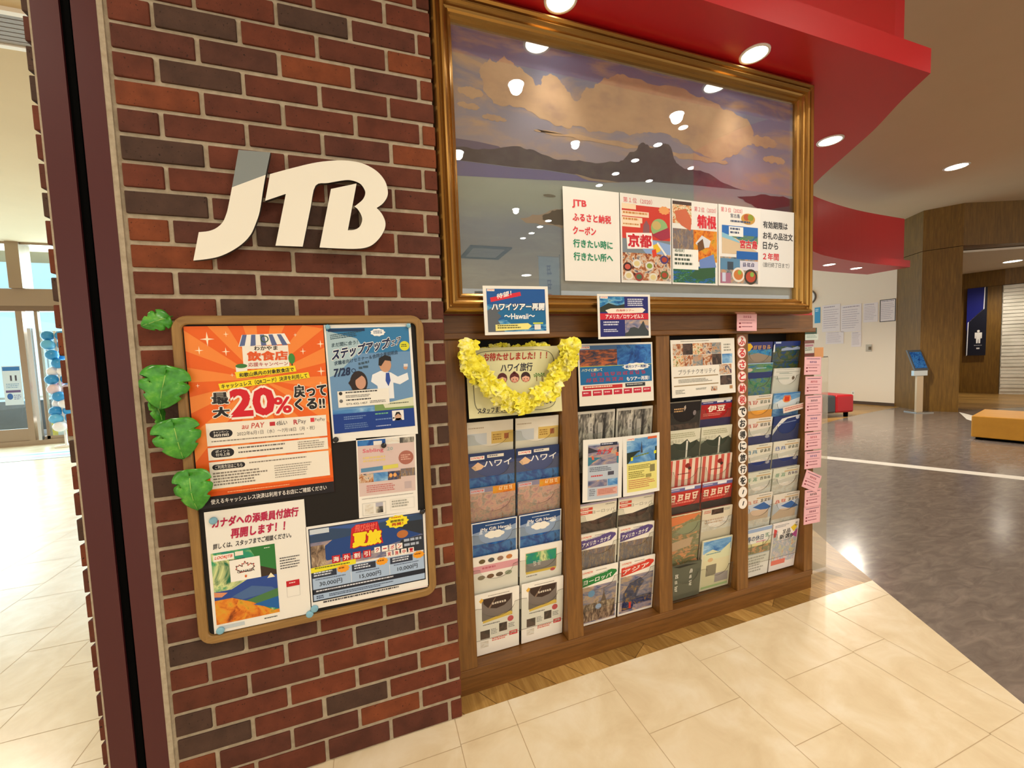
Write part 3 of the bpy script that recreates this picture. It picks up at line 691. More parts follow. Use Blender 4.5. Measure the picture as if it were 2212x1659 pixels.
# brochures: one design function per title; bw x bh sheet, top edge at zt
bw, bh = .197, .285
def L(s, u0=.05, v0=.03, c='d8261c', bgc='f4f0e6'): return s.tagline(u0, v0, u0+.3, v0+.055, c, bgc)
def d_blank(s): s.r(0, .17, .42, .34, 'c6ccd2').r(.52, .16, 1, .34, 'd8b868').lines(.55, .2, .75, .3, 3, 'a07a3a').r(.8, .2, .9, .28, 'a8623c', 2).lines(.03, .08, .5, .11, 1, 'b8a890')
def d_hawaii(s):
    s.pic(0, .12, 1, 1, 'aqua').r(0, 0, 1, .14, '2a3a66', 2).r(0, .14, 1, .36, '4a5580', 2); L(s, .04, .04); s.r(.4, .035, .76, .08, 'e8e2d4', 3).lines(.42, .045, .7, .075, 1, '6a6a80', 4)
    s.poly([(.06, .2), (.2, .13), (.28, .17), (.34, .2), (.27, .24), (.14, .255)], 'e8c09a', 3); s.t('ハワイ', .33, .12, .93, .215, 'f4f4f4', .02, 4)
def d_flower(s): s.pic(0, 0, 1, 1, 'flower'); s.r(0, 0, .55, .07, '8a86a0', 2); L(s, .02, .015, 'e0402a', 'c8c0c8'); s.pic(.5, 0, 1, .11, 'autumn', 2).brush(.62, .01, .95, .075, 3, 'f4d8a8', 3)
def d_gift(s):
    s.frame(0, 0, 1, 1, .022, 'f2f2ee', 3); s.pic(.0, .0, 1, 1, 'aqua', 1).r(.02, .02, .98, .17, '1d4680', 2).poly([(.02, .16), (.3, .13), (.5, .2), (.75, .15), (.98, .1), (.98, .34), (.02, .34)], '8fa4c4', 2)
    s.lines(.3, .055, .72, .075, 1, 'd8e4f4', 3).t('My Gift Hawaii', .22, .095, .86, .16, 'f8f8f8', .02, 4)
    for a in range(6): s.e(.5+.13*math.cos(a*PI/3), .215+.03*math.sin(a*PI/3), .09, .035, 'f4f2ea', 3)
    s.e(.8, .165, .08, .022, 'e8ecf0', 3).poly([(.16, .19), (.2, .09), (.24, .19)], 'c8d4e4', 3)
def d_pinkband(s):
    s.r(0, .14, 1, .25, 'e0a2ac')
    for i, c in enumerate(('6a5a3a', '5a5a5a', '9a7a6a', 'c8804a')): s.e(.2+i*.2, .075, .07, .035, c, 3)
    for i, c in enumerate(('8a7a62', '7a5a42', '6a5a4a', '98a088')): s.e(.18+i*.2, .33, .08, .035, c, 3)
    s.lines(.2, .17, .6, .22, 1, 'c86a7a', 3)
def d_bluepic(s): s.pic(.14, .1, .86, .4, 'aurora').r(.14, .27, .86, .4, '86827e', 2).brush(.3, .24, .5, .33, 2, 'd8d4c8', 3, .08).r(.14, .4, .86, .44, 'e8c84a', 3).e(.78, .44, .06, .025, 'c84a50', 4).lines(.15, .47, .5, .5, 1, '8a8a90').frame(.13, .09, .87, .41, .008, 'c8a050', 3)
def d_wedding(s):
    s.r(.16, .08, .84, .44, '7c726c').poly([(.18+.3*0, .085), (.82, .085), (.8, .17), (.66, .25), (.48, .275), (.3, .24), (.2, .16)], '3c2a24', 3).poly([(.3, .24), (.46, .09), (.47, .095), (.34, .25)], '8a7260', 4)
    s.brush(.38, .165, .7, .2, 6, 'e8e0d0', 5, .2); s.poly([(.18, .44), (.8, .37), (.84, .39), (.84, .43), (.18, .475)], 'eac850', 4).poly([(.1, .1), (.16, .06), (.2, .1), (.14, .14)], 'e8b84a', 4)
    s.e(.8, .5, .07, .047, 'cf4c58', 3).lines(.18, .5, .6, .53, 1, '7a7a80').pic(.12, .6, .33, .74, 'brown').pic(.54, .54, .72, .68, 'brown')
    s.lines(.36, .6, .5, .7, 4, '9a9a9a').lines(.75, .58, .9, .66, 3, '9a9a9a').lines(.38, .76, .72, .82, 2, 'd86a5a').t('JTB', .8, .73, .93, .77, 'f4ece4', .03, 4).r(.77, .715, .96, .785, 'd84a50', 3).pic(.12, .78, .3, .88, 'pale').lines(.3, .04, .85, .06, 1, '9a928a')
def d_bw(s): s.pic(.04, .04, .96, 1, 'bw'); s.poly([(.33, .5), (.3, .2), (.36, .1), (.42, .2), (.44, .5)], 'c8c4ba', 2).poly([(.36, .1), (.34, .08), (.36, .03), (.38, .08)], '3a3836', 3).poly([(.68, .5), (.7, .22), (.68, .14), (.72, .12), (.76, .14), (.76, .5)], '3c3a38', 2); s.r(.56, .2, .66, .5, 'b4b0a6', 2).brush(.35, .2, .41, .26, 1, '5a5856', 3).brush(.35, .27, .41, .33, 1, '5a5856', 3)
def d_europe_cream(s): s.r(0, 0, 1, .03, 'b8acc4').poly([(0, .34), (.4, .3), (.7, .26), (1, .22), (1, .5), (0, .5)], '3a3434'); s.r(.03, .07, .36, .115, 'd8523c', 2).r(.03, .135, .36, .18, 'd8523c', 2).lines(.06, .08, .33, .11, 1, 'f4e4dc', 3).lines(.06, .145, .33, .175, 1, 'f4e4dc', 3).t('ヨーロッパ', .34, .13, .95, .19, '8a8678', .0, 3).lines(.7, .05, .95, .08, 1, 'a8a498').pic(0, .3, 1, .5, 'brown')
def tagged(s, txt, c, p, v=.16):
    L(s, .03, .025, 'e04a34', 'efe8da'); s.lines(.4, .035, .7, .06, 1, 'a8a49a')
    s.poly([(.04, v-.02), (.82, v-.085), (.95, v-.06), (.97, v-.02), (.84, v+.06), (.04, v+.14)], c, 2).lines(.14, v-.025, .75, v-.005, 1, 'e8e8e0', 3, tilt=.05)
    s.t(txt, .08, v+.02, .82, v+.1, 'f6f4ec', .025, 4, .1, .05); s.pic(.03, v+.15, .97, .96, p)
def d_america(s): tagged(s, 'アメリカ・カナダ', '5a4a86', 'street', .12)
def d_europe(s):
    tagged(s, 'ヨーロッパ', '23803c', 'dusk'); s.pic(.06, .62, .94, .94, 'city', 2).poly([(.56, .62), (.62, .48), (.635, .36), (.65, .48), (.71, .62)], '6a5648', 3).e(.3, .44, .09, .06, '6aa0d0', 3).e(.5, .7, .08, .05, 'a0b8e0', 3)
def d_asia(s): tagged(s, 'アジア', 'd8402f', 'dusk', .14); s.poly([(.1, .92), (.12, .6), (.3, .42), (.6, .36), (.72, .44), (.55, .6), (.4, .92)], pic('night'), 3).pic(.45, .7, .95, .85, 'night', 2).r(.3, .78, .36, .9, 'd8402f', 4)
def d_black(s): s.pic(0, 0, 1, 1, 'brown').r(0, 0, 1, .4, '1e1715', 2).r(0, 0, 1, .02, '8a8478', 3); s.lines(.2, .12, .5, .2, 2, 'c8a070', 3).poly([(.5, .1), (.54, .07), (.56, .12), (.52, .18)], 'c8b8a8', 3).e(.84, .22, .05, .045, '8a7f80', 3)
def d_izu(s): s.r(0, 0, 1, .05, 'e2dcd2', 2).r(0, .05, 1, .1, '3a3a78', 2).lines(.05, .062, .4, .085, 1, 'd8d4e8', 3).r(.5, .035, .72, .075, 'f0f0f0', 3).r(.8, .04, .95, .075, 'c8d4f0', 3).r(0, .1, 1, .36, 'b02222').t('伊豆', .22, .125, .78, .235, 'f6ecd8', .04, 4).lines(.08, .26, .8, .32, 2, 'e08a7a', 3).r(0, .36, 1, .5, '28205a')
def d_mount(s): s.pic(0, .2, 1, .6, 'mountain').r(0, 0, 1, .24, 'dbd9c4', 2).lines(.05, .05, .9, .15, 3, 'a8a888', 3).poly([(0, .3), (.2, .22), (.4, .25), (.6, .17), (.7, .24), (.9, .2), (1, .26), (1, .5), (0, .5)], '3a4236', 2).r(.58, .2, .63, .5, 'e4e2d6', 3).brush(.1, .16, .5, .22, 4, 'a8a68c', 4, .08)
def d_stripe(s):
    for i in range(5): s.r(.03+i*.2, 0, .13+i*.2, .5, 'cc5a4e')
    s.e(.6, .12, .08, .045, '8a2a24', 3).e(.66, .17, .05, .03, '4a2a24', 3); s.lines(.3, .25, .8, .28, 1, '8a3a34', 3)
def d_ryokan(s): s.r(0, 0, 1, .03, 'd6d6dc', 2).r(0, .03, 1, .09, '6a6aa0', 2).lines(.04, .045, .4, .07, 1, 'd8d4e8', 3).r(.5, .02, .8, .07, 'ececf0', 3).r(0, .09, 1, .36, 'b9342c').brush(.03, .13, .95, .27, 4, 'f0d8c0', 4, .17).lines(.05, .28, .9, .33, 1, 'e88a7a', 3).r(0, .36, 1, .5, '2a1a1c')
def d_orange(s): s.pic(0, 0, 1, 1, 'fields').poly([(0, .03), (1, .02), (.8, .1), (.45, .16), (0, .2)], 'd47a48', 2).poly([(.25, .3), (.6, .18), (1, .16), (1, .36), (.5, .4)], '8a9070', 2).r(0, 0, 1, .012, 'eee4c8', 3).poly([(0, .52), (.4, .48), (.8, .46), (.72, .62), (0, .68)], 'c8a888', 3)
def d_emblem(s): s.pic(.3, .02, .7, .12, 'brown').lines(.05, .03, .28, .09, 2, 'c86a5a').lines(.72, .03, .95, .08, 2, '8a8a80').pic(0, .2, 1, .42, 'pale').lines(.1, .2, .8, .3, 2, 'c0a890', 3)
def d_green(s): s.pic(0, 0, 1, 1, 'brown').r(0, 0, 1, 1, '5c5f50', 2).poly([(.1, .02), (.5, .01), (.9, .06), (.3, .08)], '24241e', 3).brush(.62, .18, .74, .3, 1, 'f2f0e4', 4).brush(.62, .36, .73, .46, 1, 'f2f0e4', 4).brush(.62, .52, .74, .68, 1, 'f2f0e4', 4).brush(.17, .25, .29, .37, 1, 'f2f0e4', 4).brush(.17, .43, .28, .53, 1, 'f2f0e4', 4).brush(.17, .59, .29, .76, 1, 'f2f0e4', 4)
def d_aqua(s): s.pic(.03, .02, .97, .26, 'sky').poly([(.1, .25), (.35, .2), (.6, .28), (.95, .12), (.95, .4), (.1, .4)], 'd8dcb8', 2).lines(.15, .27, .7, .3, 1, '4a8a9a', 3).r(.05, .3, .95, .95, 'dcd6b0').e(.3, .4, .09, .04, 'd8b488', 3).r(.18, .5, .52, .72, '86806c', 3).r(.5, .7, .95, .88, 'a29a9c', 3).r(.05, .92, .95, .96, 'a8c88a', 3)
def d_tokyo(s): s.pic(0, 0, 1, 1, 'reef').r(0, 0, 1, .14, '2c2f74', 2).poly([(0, .03), (.2, .02), (.3, .08), (.2, .16), (0, .18)], 'e8b820', 3).brush(.3, .06, .95, .14, 4, 'c89a5a', 4).poly([(.0, .25), (.5, .2), (1, .27), (1, .4), (0, .4)], '9a8a78', 2)
def d_castle(s): s.pic(0, 0, 1, 1, 'castle').r(0, 0, 1, .09, '22357a', 2).r(.06, .005, .26, .04, 'b8c8e8', 3).poly([(-.0, .2), (.0, .07), (.04, .04), (.06, .2)], 'e8eef4', 3).poly([(.3, .14), (.5, .11), (.7, .13), (.9, .1), (1, .12), (1, .16), (.3, .18)], '98a8c8', 3)
def d_sea(s): s.pic(0, 0, 1, 1, 'lagoon').r(0, 0, 1, .02, 'a8c8e4', 3).e(.15, .17, .13, .05, 'c8b8a8', 3).lines(.4, .12, .9, .16, 1, 'a8d0ec', 3).r(0, .24, 1, .4, '28346a', 2)
def d_notes(s): s.lines(.1, .03, .9, .05, 1, 'a0a0a0').r(.08, .09, .95, .1, '8a9088', 2).lines(.2, .12, .7, .16, 2, '8aa098').r(.06, .2, .8, .205, '9aa098', 2).e(.75, .27, .05, .05, '6a5a4a', 3).r(.1, .25, .6, .3, 'b8c0b8', 2)
def d_read(c1, c2, band=None):
    def f(s):
        s.lines(.5, .02, .95, .045, 1, '8a8a80').r(.42, .065, .95, .085, 'c8a878', 2).brush(.05, .1, .5, .18, 2, c1, 3, .1).brush(.56, .1, .95, .165, 3, c2, 3, .12).pic(0, .22, 1, 1, 'pale').poly([(0, .26), (.5, .22), (1, .19), (1, .27), (0, .32)], 'c8c8bc', 2)
        if band: s.poly([(0, .34), (1, .34), (1, .52), (0, .52)], band, 3).e(.87, .37, .08, .032, 'b4b4c4', 4)
    return f
def d_badge(s): s.pic(0, 0, 1, 1, 'sky').r(0, 0, 1, .02, '3a7ac0', 3).poly([(.0, .2), (.3, .12), (.6, .16), (1, .1), (1, .3), (0, .3)], 'd4e0e8', 2).e(.5, .12, .16, .07, 'f0a060', 3).t('1', .44, .08, .56, .16, 'd8401c', .04, 4).r(.38, .05, .62, .075, 'd86a4a', 4)
def d_orangetop(s): s.r(0, 0, 1, .09, 'eba02c', 2).r(.02, .03, .7, .06, 'f4c060', 3).lines(.05, .035, .6, .055, 1, 'c87818', 4)
def d_curve(s): s.r(0, 0, 1, 1, '2a3a70').poly([(0, .25), (.3, .05), (.6, .02), (1, 0), (1, .02), (.5, .06), (.2, .2), (0, .36)], 'e4e4e0', 2).lines(.2, .14, .9, .17, 1, '8a9ac0', 3, tilt=.04).e(.9, .05, .07, .035, 'c8d0e0', 3)
def d_triblue(c):
    def f(s):
        d_read(c, '4a4a42')(s); s.poly([(0, .2), (.5, .17), (1, .15), (1, .5), (0, .5)], 'c4ccd8', 3).poly([(.3, .24), (.7, .17), (1, .3), (.7, .34)], '3f68a8', 4).poly([(0, .42), (.3, .3), (.9, .33), (.9, .5), (0, .5)], 'd0b8a0', 4)
    return f
def d_spring(s): s.r(0, 0, 1, .07, '9ab0d4').t('春の休日', .1, .14, .7, .25, '4a5a78', .02, 3).brush(.74, .13, .93, .23, 1, '8aa898', 3).pic(0, .3, 1, .52, 'fields').r(0, .3, 1, .36, 'e0d8a0', 2).lines(.45, .27, .95, .3, 1, 'd86a8a', 3).r(.27, .3, .29, .5, '5a5040', 3).r(.7, .28, .72, .48, '5a5040', 3).lines(.08, .58, .92, .92, 6, 'a8a8a0').r(.0, .52, 1, .54, 'b8c0c8', 2)
def d_voucher(s): s.pic(.04, .16, .96, .84, 'pinkish').lines(.06, .04, .6, .1, 2, 'a0a0a8').r(.2, .14, .84, .36, 'f0ece8', 2).brush(.36, .15, .52, .25, 1, '33333a', 4).t('品', .53, .15, .68, .24, '33333a', .03, 4).t('新選8', .28, .25, .78, .35, '33333a', .03, 4).poly([(.68, .14), (.84, .08), (.94, .14), (.82, .24)], 'e8c83a', 3).poly([(.74, .3), (.96, .2), (.96, .38)], 'c04aa0', 3).poly([(.04, .1), (.16, .14), (.12, .28), (.04, .28)], 'cf4a4a', 3).r(.06, .78, .6, .88, 'e07a6a', 3).brush(.84, .04, .95, .08, 1, '4a4a50', 4).brush(.83, .09, .95, .13, 2, '4a4a50', 4)
BROCH = []
def brochure(bi, col, zt, fn, base, label, group, hh=bh, th=.006, dy=0.0, tilt=0.0, ww=bw):
    a, b_ = BX[bi]; cx = a+(b_-a)*(.25+.5*col); h = min(hh, zt-BZ0-.004)
    s = Sheet(ww, hh, base, th)
    fn(s)
    # where the pocket floor stops a sheet early it is simply a shorter leaflet
    z = zt-hh/2*math.cos(LEAN); y = .113+hh/2*math.sin(LEAN)+dy
    if zt-hh*math.cos(LEAN) < BZ0+.001: z = BZ0+.001+hh/2*math.cos(LEAN)
    return s.put('brochure', cx+random.uniform(-.0015, .0015), y, z, tilt, LEAN, label=label, cat='brochure', group=group)
LR = ('left', 'right')
T = TIERS[0]; g = 'brochures in the leftmost bay'
for c in (0, 1):
    brochure(0, c, T[0], d_blank, 'e6dfd0', f'plain cream brochure in the {LR[c]} slot just under the flower garland sign', g)
    brochure(0, c, T[1], d_hawaii, '2c3a66', f'navy Hawaii brochure with peach hand motif, {LR[c]} slot of the leftmost bay', g)
    brochure(0, c, T[2], d_flower, 'a8988e', f'pinkish brochure with orange flower corner, {LR[c]} slot of the leftmost bay', g)
    brochure(0, c, T[3], d_gift, '26508c', f'blue white-edged gift Hawaii brochure, {LR[c]} slot of the leftmost bay', g)
brochure(0, 0, T[4], d_pinkband, 'f6f1e8', 'white brochure with a pink band and rows of tiny round items, leftmost bay', g)
brochure(0, 1, T[4], d_bluepic, 'f6f2ea', 'white brochure with blue-grey picture above a yellow tape stripe, leftmost bay', g)
for c in (0, 1):
    brochure(0, c, T[5], d_wedding, 'f8f5ee', f'white brochure with dark oval picture and yellow tape, bottom {LR[c]} of the leftmost bay', g)
T = TIERS[1]; g = 'brochures in the second bay'
for c in (0, 1):
    brochure(1, c, T[0], d_bw, 'd8d4ca', f'black and white photo brochure, {LR[c]} slot below the blue tour poster', g)
    brochure(1, c, T[2], d_europe_cream, 'eee8d6', f'cream Europe brochure with two red tags, {LR[c]} slot under the hanging flyers', g)
    brochure(1, c, T[3], d_america, 'f0ebe0', f'America and Canada brochure with purple title tag, {LR[c]} slot of the second bay', g)
brochure(1, 0, T[4], d_europe, 'f5f1e8', 'Europe brochure with green title tag and thin tower photo, bottom of second bay', g)
brochure(1, 1, T[4], d_asia, 'f5f1e8', 'Asia brochure with red title tag and golden night photo, bottom of second bay', g)
T = TIERS[2]; g = 'brochures in the third bay'
brochure(2, 0, T[0], d_black, '1c1614', 'black brochure with faint ornament under the dining photo poster', g)
brochure(2, 1, T[0], d_izu, 'a8a4a8', 'red Izu brochure with big white characters and navy strip', g)
for c in (0, 1):
    brochure(2, c, T[1], d_mount, 'dcdac6', f'pale brochure with dark mountain ridge, {LR[c]} slot of the third bay', g)
    brochure(2, c, T[2], d_stripe, 'ead8c4', f'red and white vertically striped brochure, {LR[c]} slot of the third bay', g)
    brochure(2, c, T[3], d_ryokan, 'b9342c', f'red inn brochure with cream brush characters and violet strip, {LR[c]} slot of the third bay', g)
brochure(2, 0, T[4], d_orange, 'b08058', 'orange and green landscape brochure above the dark green one', g)
brochure(2, 1, T[4], d_emblem, 'dcd2bc', 'cream brochure with brown emblem above the pale aqua one', g)
brochure(2, 0, T[5], d_green, '5a5c4e', 'dark olive leaflet with two columns of white script, bottom of third bay', g, .19)
brochure(2, 1, .402, d_aqua, 'dcd8bc', 'pale leaflet with aqua top and brown square, bottom right of third bay', g, .283)
T = TIERS[3]; g = 'brochures in the rightmost bay'
brochure(3, 0, T[0], d_tokyo, '2f4a8a', 'violet and yellow Okinawa brochure, top left of the rightmost bay', g)
brochure(3, 1, T[0], d_castle, '1c2c5a', 'dark blue and green night landscape brochure, top right of the rightmost bay', g)
brochure(3, 0, 1.29, d_sea, '2f5f9a', 'blue sea brochure in the rightmost bay, second from the top', g, .2)
brochure(3, 1, 1.255, d_notes, 'dcdcd4', 'white handwritten style leaflet leaning in the rightmost bay, near the top', g, .2, tilt=-1)
brochure(3, 0, T[2], d_read('c04a3a', '4a5a44'), 'e4dcd0', 'cream brochure with red title beside the orange number badge, rightmost bay', g)
brochure(3, 1, T[2], d_badge, '8ab4d8', 'sky blue brochure with round orange number one badge, rightmost bay', g)
brochure(3, 0, 1.04, d_orangetop, 'e8a040', 'orange topped brochure showing only its top edge, rightmost bay', g, .1, .003, .005)
brochure(3, 0, T[3]-.002, d_read('c04a3a', '4a4a42', '2c3470'), 'e4dcd0', 'cream brochure with red title and navy foot just under the orange strip, rightmost bay', g)
brochure(3, 1, T[3]-.005, d_curve, '2a3a70', 'navy brochure with sweeping white curve, rightmost bay', g)
brochure(3, 0, T[4]+.01, d_read('3a7a9a', '4a4a3a', '2a3a78'), 'e0dccc', 'cream brochure with blue title and navy foot, left slot below the navy curve', g)
brochure(3, 1, T[4]+.01, d_read('4a6ab0', '3a4a42', '2a3a78'), 'e0dccc', 'cream brochure with blue title and navy foot, right slot below the navy curve', g)
brochure(3, 0, T[5], d_read('6a9a7a', '5a5a4a'), 'd8d8c6', 'greenish cream brochure, left slot in the lower middle of the rightmost bay', g)
brochure(3, 1, T[5], d_read('6a9a7a', '5a4a6a'), 'd8d8c6', 'greenish cream brochure, right slot in the lower middle of the rightmost bay', g)
brochure(3, 0, .59, d_triblue('c87a6a'), 'e0d8cc', 'cream brochure with pale blue triangle photo, left slot second from the bottom', g)
brochure(3, 1, .567, d_triblue('cc4a3a'), 'e0d8cc', 'cream brochure with red title and blue triangle photo, right slot second from the bottom', g)
brochure(3, 0, T[7], d_spring, 'e4e4de', 'spring holiday brochure with pale blue top, bottom left of the rightmost bay', g)
brochure(3, 1, T[7], d_voucher, 'ece6e4', 'colourful brochure with black bold title, bottom right of the rightmost bay', g)

# ------------------------------------------------------------------ paper signs in front of the cabinet
def garland_sign():
    s = Sheet(.4, .275, 'e2dfb0', .003)
    s.lines(.1, .02, .9, .022, 1, 'd8d6a8')
    n = 40; P = []
    for i in range(n):
        a = 2*PI*i/n; cx, cy = math.cos(a), math.sin(a); e = .32
        P.append((.5+.44*math.copysign(abs(cx)**e, cx), .5+.45*math.copysign(abs(cy)**e, cy)))
    for i in range(n):
        a, b = Vector(P[i]), Vector(P[(i+1) % n]); d = (b-a); nn = Vector((-d.y, d.x)).normalized()*.004
        s.poly([a-nn, b-nn, b+nn, a+nn], '6a6a50', 1)
    s.t('お待たせしました！！！', .18, .08, .86, .19, 'b8341c', .045, 3, .12).t('ハワイ旅行', .35, .24, .69, .36, '2a2a38', .03, 3, .12)
    for i, (u, hc) in enumerate(((.36, '5a1e1a'), (.49, '5a1e1a'), (.61, '3a1c1a'))):
        s.e(u, .45, .052, .078, hc, 2).e(u, .47, .042, .056, 'e8b098', 3).e(u-.015, .475, .005, .008, '3a1c1a', 4).e(u+.015, .475, .005, .008, '3a1c1a', 4).e(u-.024, .5, .01, .01, 'd8705a', 4).e(u+.024, .5, .01, .01, 'd8705a', 4).r(u-.01, .512, u+.01, .519, 'a83a2a', 4)
        s.poly([(u-.045, .455), (u, .43), (u+.045, .455), (u+.03, .4), (u-.03, .4)], hc, 4)
    s.e(.49, .38, .018, .022, '5a1e1a', 2)
    for u in (.73, .79):
        for a in range(6): s.poly([(u, .44), (u+.035*math.cos(a*PI/3+.2), .43+.035*math.sin(a*PI/3)), (u+.035*math.cos(a*PI/3+.7), .43+.03*math.sin(a*PI/3+.5))], '4a8a3a', 2)
        s.r(u-.004, .44, u+.004, .52, '8a6a3a', 2)
    s.t('スタッフまで', .09, .86, .35, .94, '22222a', .03, 3, .1).t('お気軽に', .36, .87, .52, .93, '22222a', .03, 2, .1).t('ください', .72, .8, .9, .87, '22222a', .03, 3, .1)
    s.put('hand_made_sign', 1.191, .078, 1.272, 0, -.06, label='cream Hawaii travel sign with a yellow flower garland hung over it, top of leftmost bay', cat='sign')
garland_sign()
def lei():
    rnd = random.Random(11); m = MB()
    path = [(.985, 1.405), (1.0, 1.36), (1.025, 1.315), (1.055, 1.275), (1.09, 1.235), (1.13, 1.205), (1.175, 1.188), (1.215, 1.19), (1.255, 1.205), (1.295, 1.225), (1.33, 1.26), (1.36, 1.295), (1.39, 1.335), (1.41, 1.37), (1.418, 1.4)]
    Q = arc(path, 3)
    def ruffle(c, r, tilt, sq):
        n = 22; ring0, ring1, ring2 = [], [], []; ph = rnd.uniform(0, 6)
        R = Matrix.Rotation(tilt[0], 3, 'X') @ Matrix.Rotation(tilt[1], 3, 'Z')
        ctr = m.bm.verts.new(Vector(c)+R@Vector((0, -r*.15, 0)))
        for i in range(n):
            a = 2*PI*i/n; f = math.sin(a*7+ph)
            for ring, k, dy in ((ring0, .45, .25*f), (ring1, .85+.12*math.sin(a*3+ph), .5*f), (ring2, 1.0+.1*f, .35*f+.2)):
                ring.append(m.bm.verts.new(Vector(c)+R@Vector((r*k*math.cos(a), r*dy*.55, r*k*math.sin(a)*sq))))
        for i in range(n):
            j = (i+1) % n
            for f in (m.bm.faces.new((ctr, ring0[i], ring0[j])), m.bm.faces.new((ring0[i], ring1[i], ring1[j], ring0[j])), m.bm.faces.new((ring1[i], ring2[i], ring2[j], ring1[j]))):
                f.smooth = True; f.material_index = m.mi(M_LEI)
    for x, z in Q:
        for k in range(3):
            ruffle((x+rnd.uniform(-.02, .02), .024+rnd.uniform(-.016, .008), z+rnd.uniform(-.02, .02)), rnd.uniform(.027, .04), (rnd.uniform(-.9, .9), rnd.uniform(-.9, .9)), rnd.uniform(.7, 1))
        m.sphere((x, .03, z), .028, M_LEI, (1, .9, 1), 12, 8, .12)
    for x in (1.0, 1.035, 1.07, 1.1, 1.135, 1.165, 1.2, 1.225, 1.255, 1.29, 1.32, 1.345):
        for k in range(2): ruffle((x+rnd.uniform(-.01, .01), .1+rnd.uniform(0, .008), 1.412+rnd.uniform(-.008, .006)+.006*math.sin(x*40)), rnd.uniform(.013, .02), (rnd.uniform(-.6, .6), rnd.uniform(-.6, .6)), .8)
    tag(m.build('flower_garland', None, fixn=False), 'bright yellow flower garland draped in a loop over the cream Hawaii sign', 'garland')
lei()
def sh(*a, **k): return Sheet(*a, **k)
# blue tour poster (second bay) and dining poster (third bay)
s = sh(.385, .268, 'e9e5da', .0015, .004); s.pic(.02, .03, .5, .38, 'sunset').pic(.5, .03, .98, .38, 'aqua').r(.02, .03, .5, .1, '4a74a8', 2).r(.02, .37, .98, .66, '1568a4', 2).r(.02, .365, .98, .372, 'c8d84a', 3)
s.tagline(.03, .04, .15, .085); s.burst(.76, .4, .2, .065, 'f4f4f0', 3, 12, .15).t('観光ツアー再開！', .61, .375, .91, .425, '1a4a8a', .03, 4).t('ハワイに続いて', .04, .4, .3, .45, 'f0f0b0', .02, 3).brush(.14, .47, .9, .535, 9, 'a8304a', 3, .12).brush(.08, .56, .58, .63, 6, 'a8304a', 3, .12).t('もツアー再開！', .62, .57, .94, .635, 'f4f4f4', .03, 3)
s.r(.05, .68, .56, .74, 'c22a2a').lines(.07, .69, .54, .73, 1, 'f0d8c0', 3).r(.6, .675, .88, .735, '2c2f33').lines(.62, .69, .85, .72, 1, 'c8c8c8', 3)
for i in range(7): s.r(.035+i*.135, .76, .15+i*.135, .845, 'c2243c').lines(.05+i*.135, .785, .135+i*.135, .82, 1, 'f0c8cc', 3)
s.put('poster', 1.672, .083, 1.28, 0, -.02, label='blue tour resumption poster with a row of seven red boxes, top of the second bay', cat='poster')
s = sh(.39, .272, 'ece8de', .0015)
for i in range(5):
    for j in range(2): s.pic(.03+i*.15, .07+j*.2, .18+i*.15, .265+j*.2, ('feast', 'brown', 'food', 'feast', 'village')[(i+j*2) % 5])
s.lines(.15, .025, .7, .045, 1, '8a8a80').lines(.82, .1, .95, .25, 3, '9a9a90').pic(.79, .28, .96, .45, 'sky').pic(.74, .47, .94, .65, 'feast').pic(.75, .67, .94, .84, 'brown')
s.t('プラチナクオリティ', .1, .52, .68, .61, '6a6a68', -.005, 3).r(.03, .64, .72, .66, 'a08c6a').r(.03, .79, .72, .81, 'a08c6a').lines(.1, .69, .66, .76, 3, '8a8a80').lines(.05, .87, .2, .95, 3, '8a8a80').lines(.36, .86, .55, .9, 2, '8a8a80').pic(.6, .85, .7, .93, 'feast').r(.9, .86, .95, .92, 'b88a5a')
s.put('poster', 2.163, .083, 1.286, .5, -.02, label='white dining poster with two rows of food photos, top of the third bay', cat='poster')
# two flyers hung over the second bay
s = sh(.2, .279, 'ecebe6', .001, .003); s.r(.12, .08, .9, .97, 'b9c4d2').pic(.12, .1, .9, .42, 'dusk', 2).poly([(.12, .12), (.4, .2), (.9, .15), (.9, .24), (.12, .22)], '3a3a48', 3).poly([(.12, .28), (.4, .3), (.9, .26), (.9, .42), (.12, .42)], '3a7890', 3).r(.42, .07, .86, .12, '2a3048', 3).lines(.45, .08, .83, .11, 1, 'c8d0e0', 4).t('カナダ', .34, .16, .72, .25, 'd82a24', .03, 5, .2).poly([(.2, .27), (.88, .24), (.9, .3), (.22, .33)], 'd86a4a', 4)
s.lines(.16, .45, .8, .53, 3, '5a6478').lines(.2, .58, .5, .62, 1, 'c83a3a').r(.62, .54, .78, .6, '4a4a5a', 2).pic(.13, .66, .6, .77, 'dusk', 2).pic(.62, .66, .88, .77, 'sky', 2).r(.35, .8, .88, .92, 'dcaaa0', 2).lines(.38, .815, .85, .905, 4, 'b86a5a', 3).lines(.16, .8, .32, .92, 4, '7a8090', 3)
s.put('flyer', 1.586, .08, .858, -1.5, .03, label='pale blue Canada flyer with lake photos hanging over the second bay', cat='flyer', group='flyers hanging over the second bay')
s = sh(.2, .279, 'ecebe6', .001, .003); s.r(.1, .06, .92, .94, 'e6de84').pic(.1, .05, .92, .46, 'sky', 2).poly([(.1, .28), (.4, .26), (.92, .22), (.92, .46), (.1, .46)], '28342a', 3).poly([(.46, .3), (.49, .1), (.52, .3)], '4a4a50', 4).tagline(.1, .04, .3, .085).r(.66, .045, .92, .085, 'd8643a', 3).poly([(.2, .36), (.9, .29), (.9, .34), (.2, .42)], 'd8dc30', 4).lines(.25, .345, .85, .38, 1, '7a8a20', 5, tilt=.05)
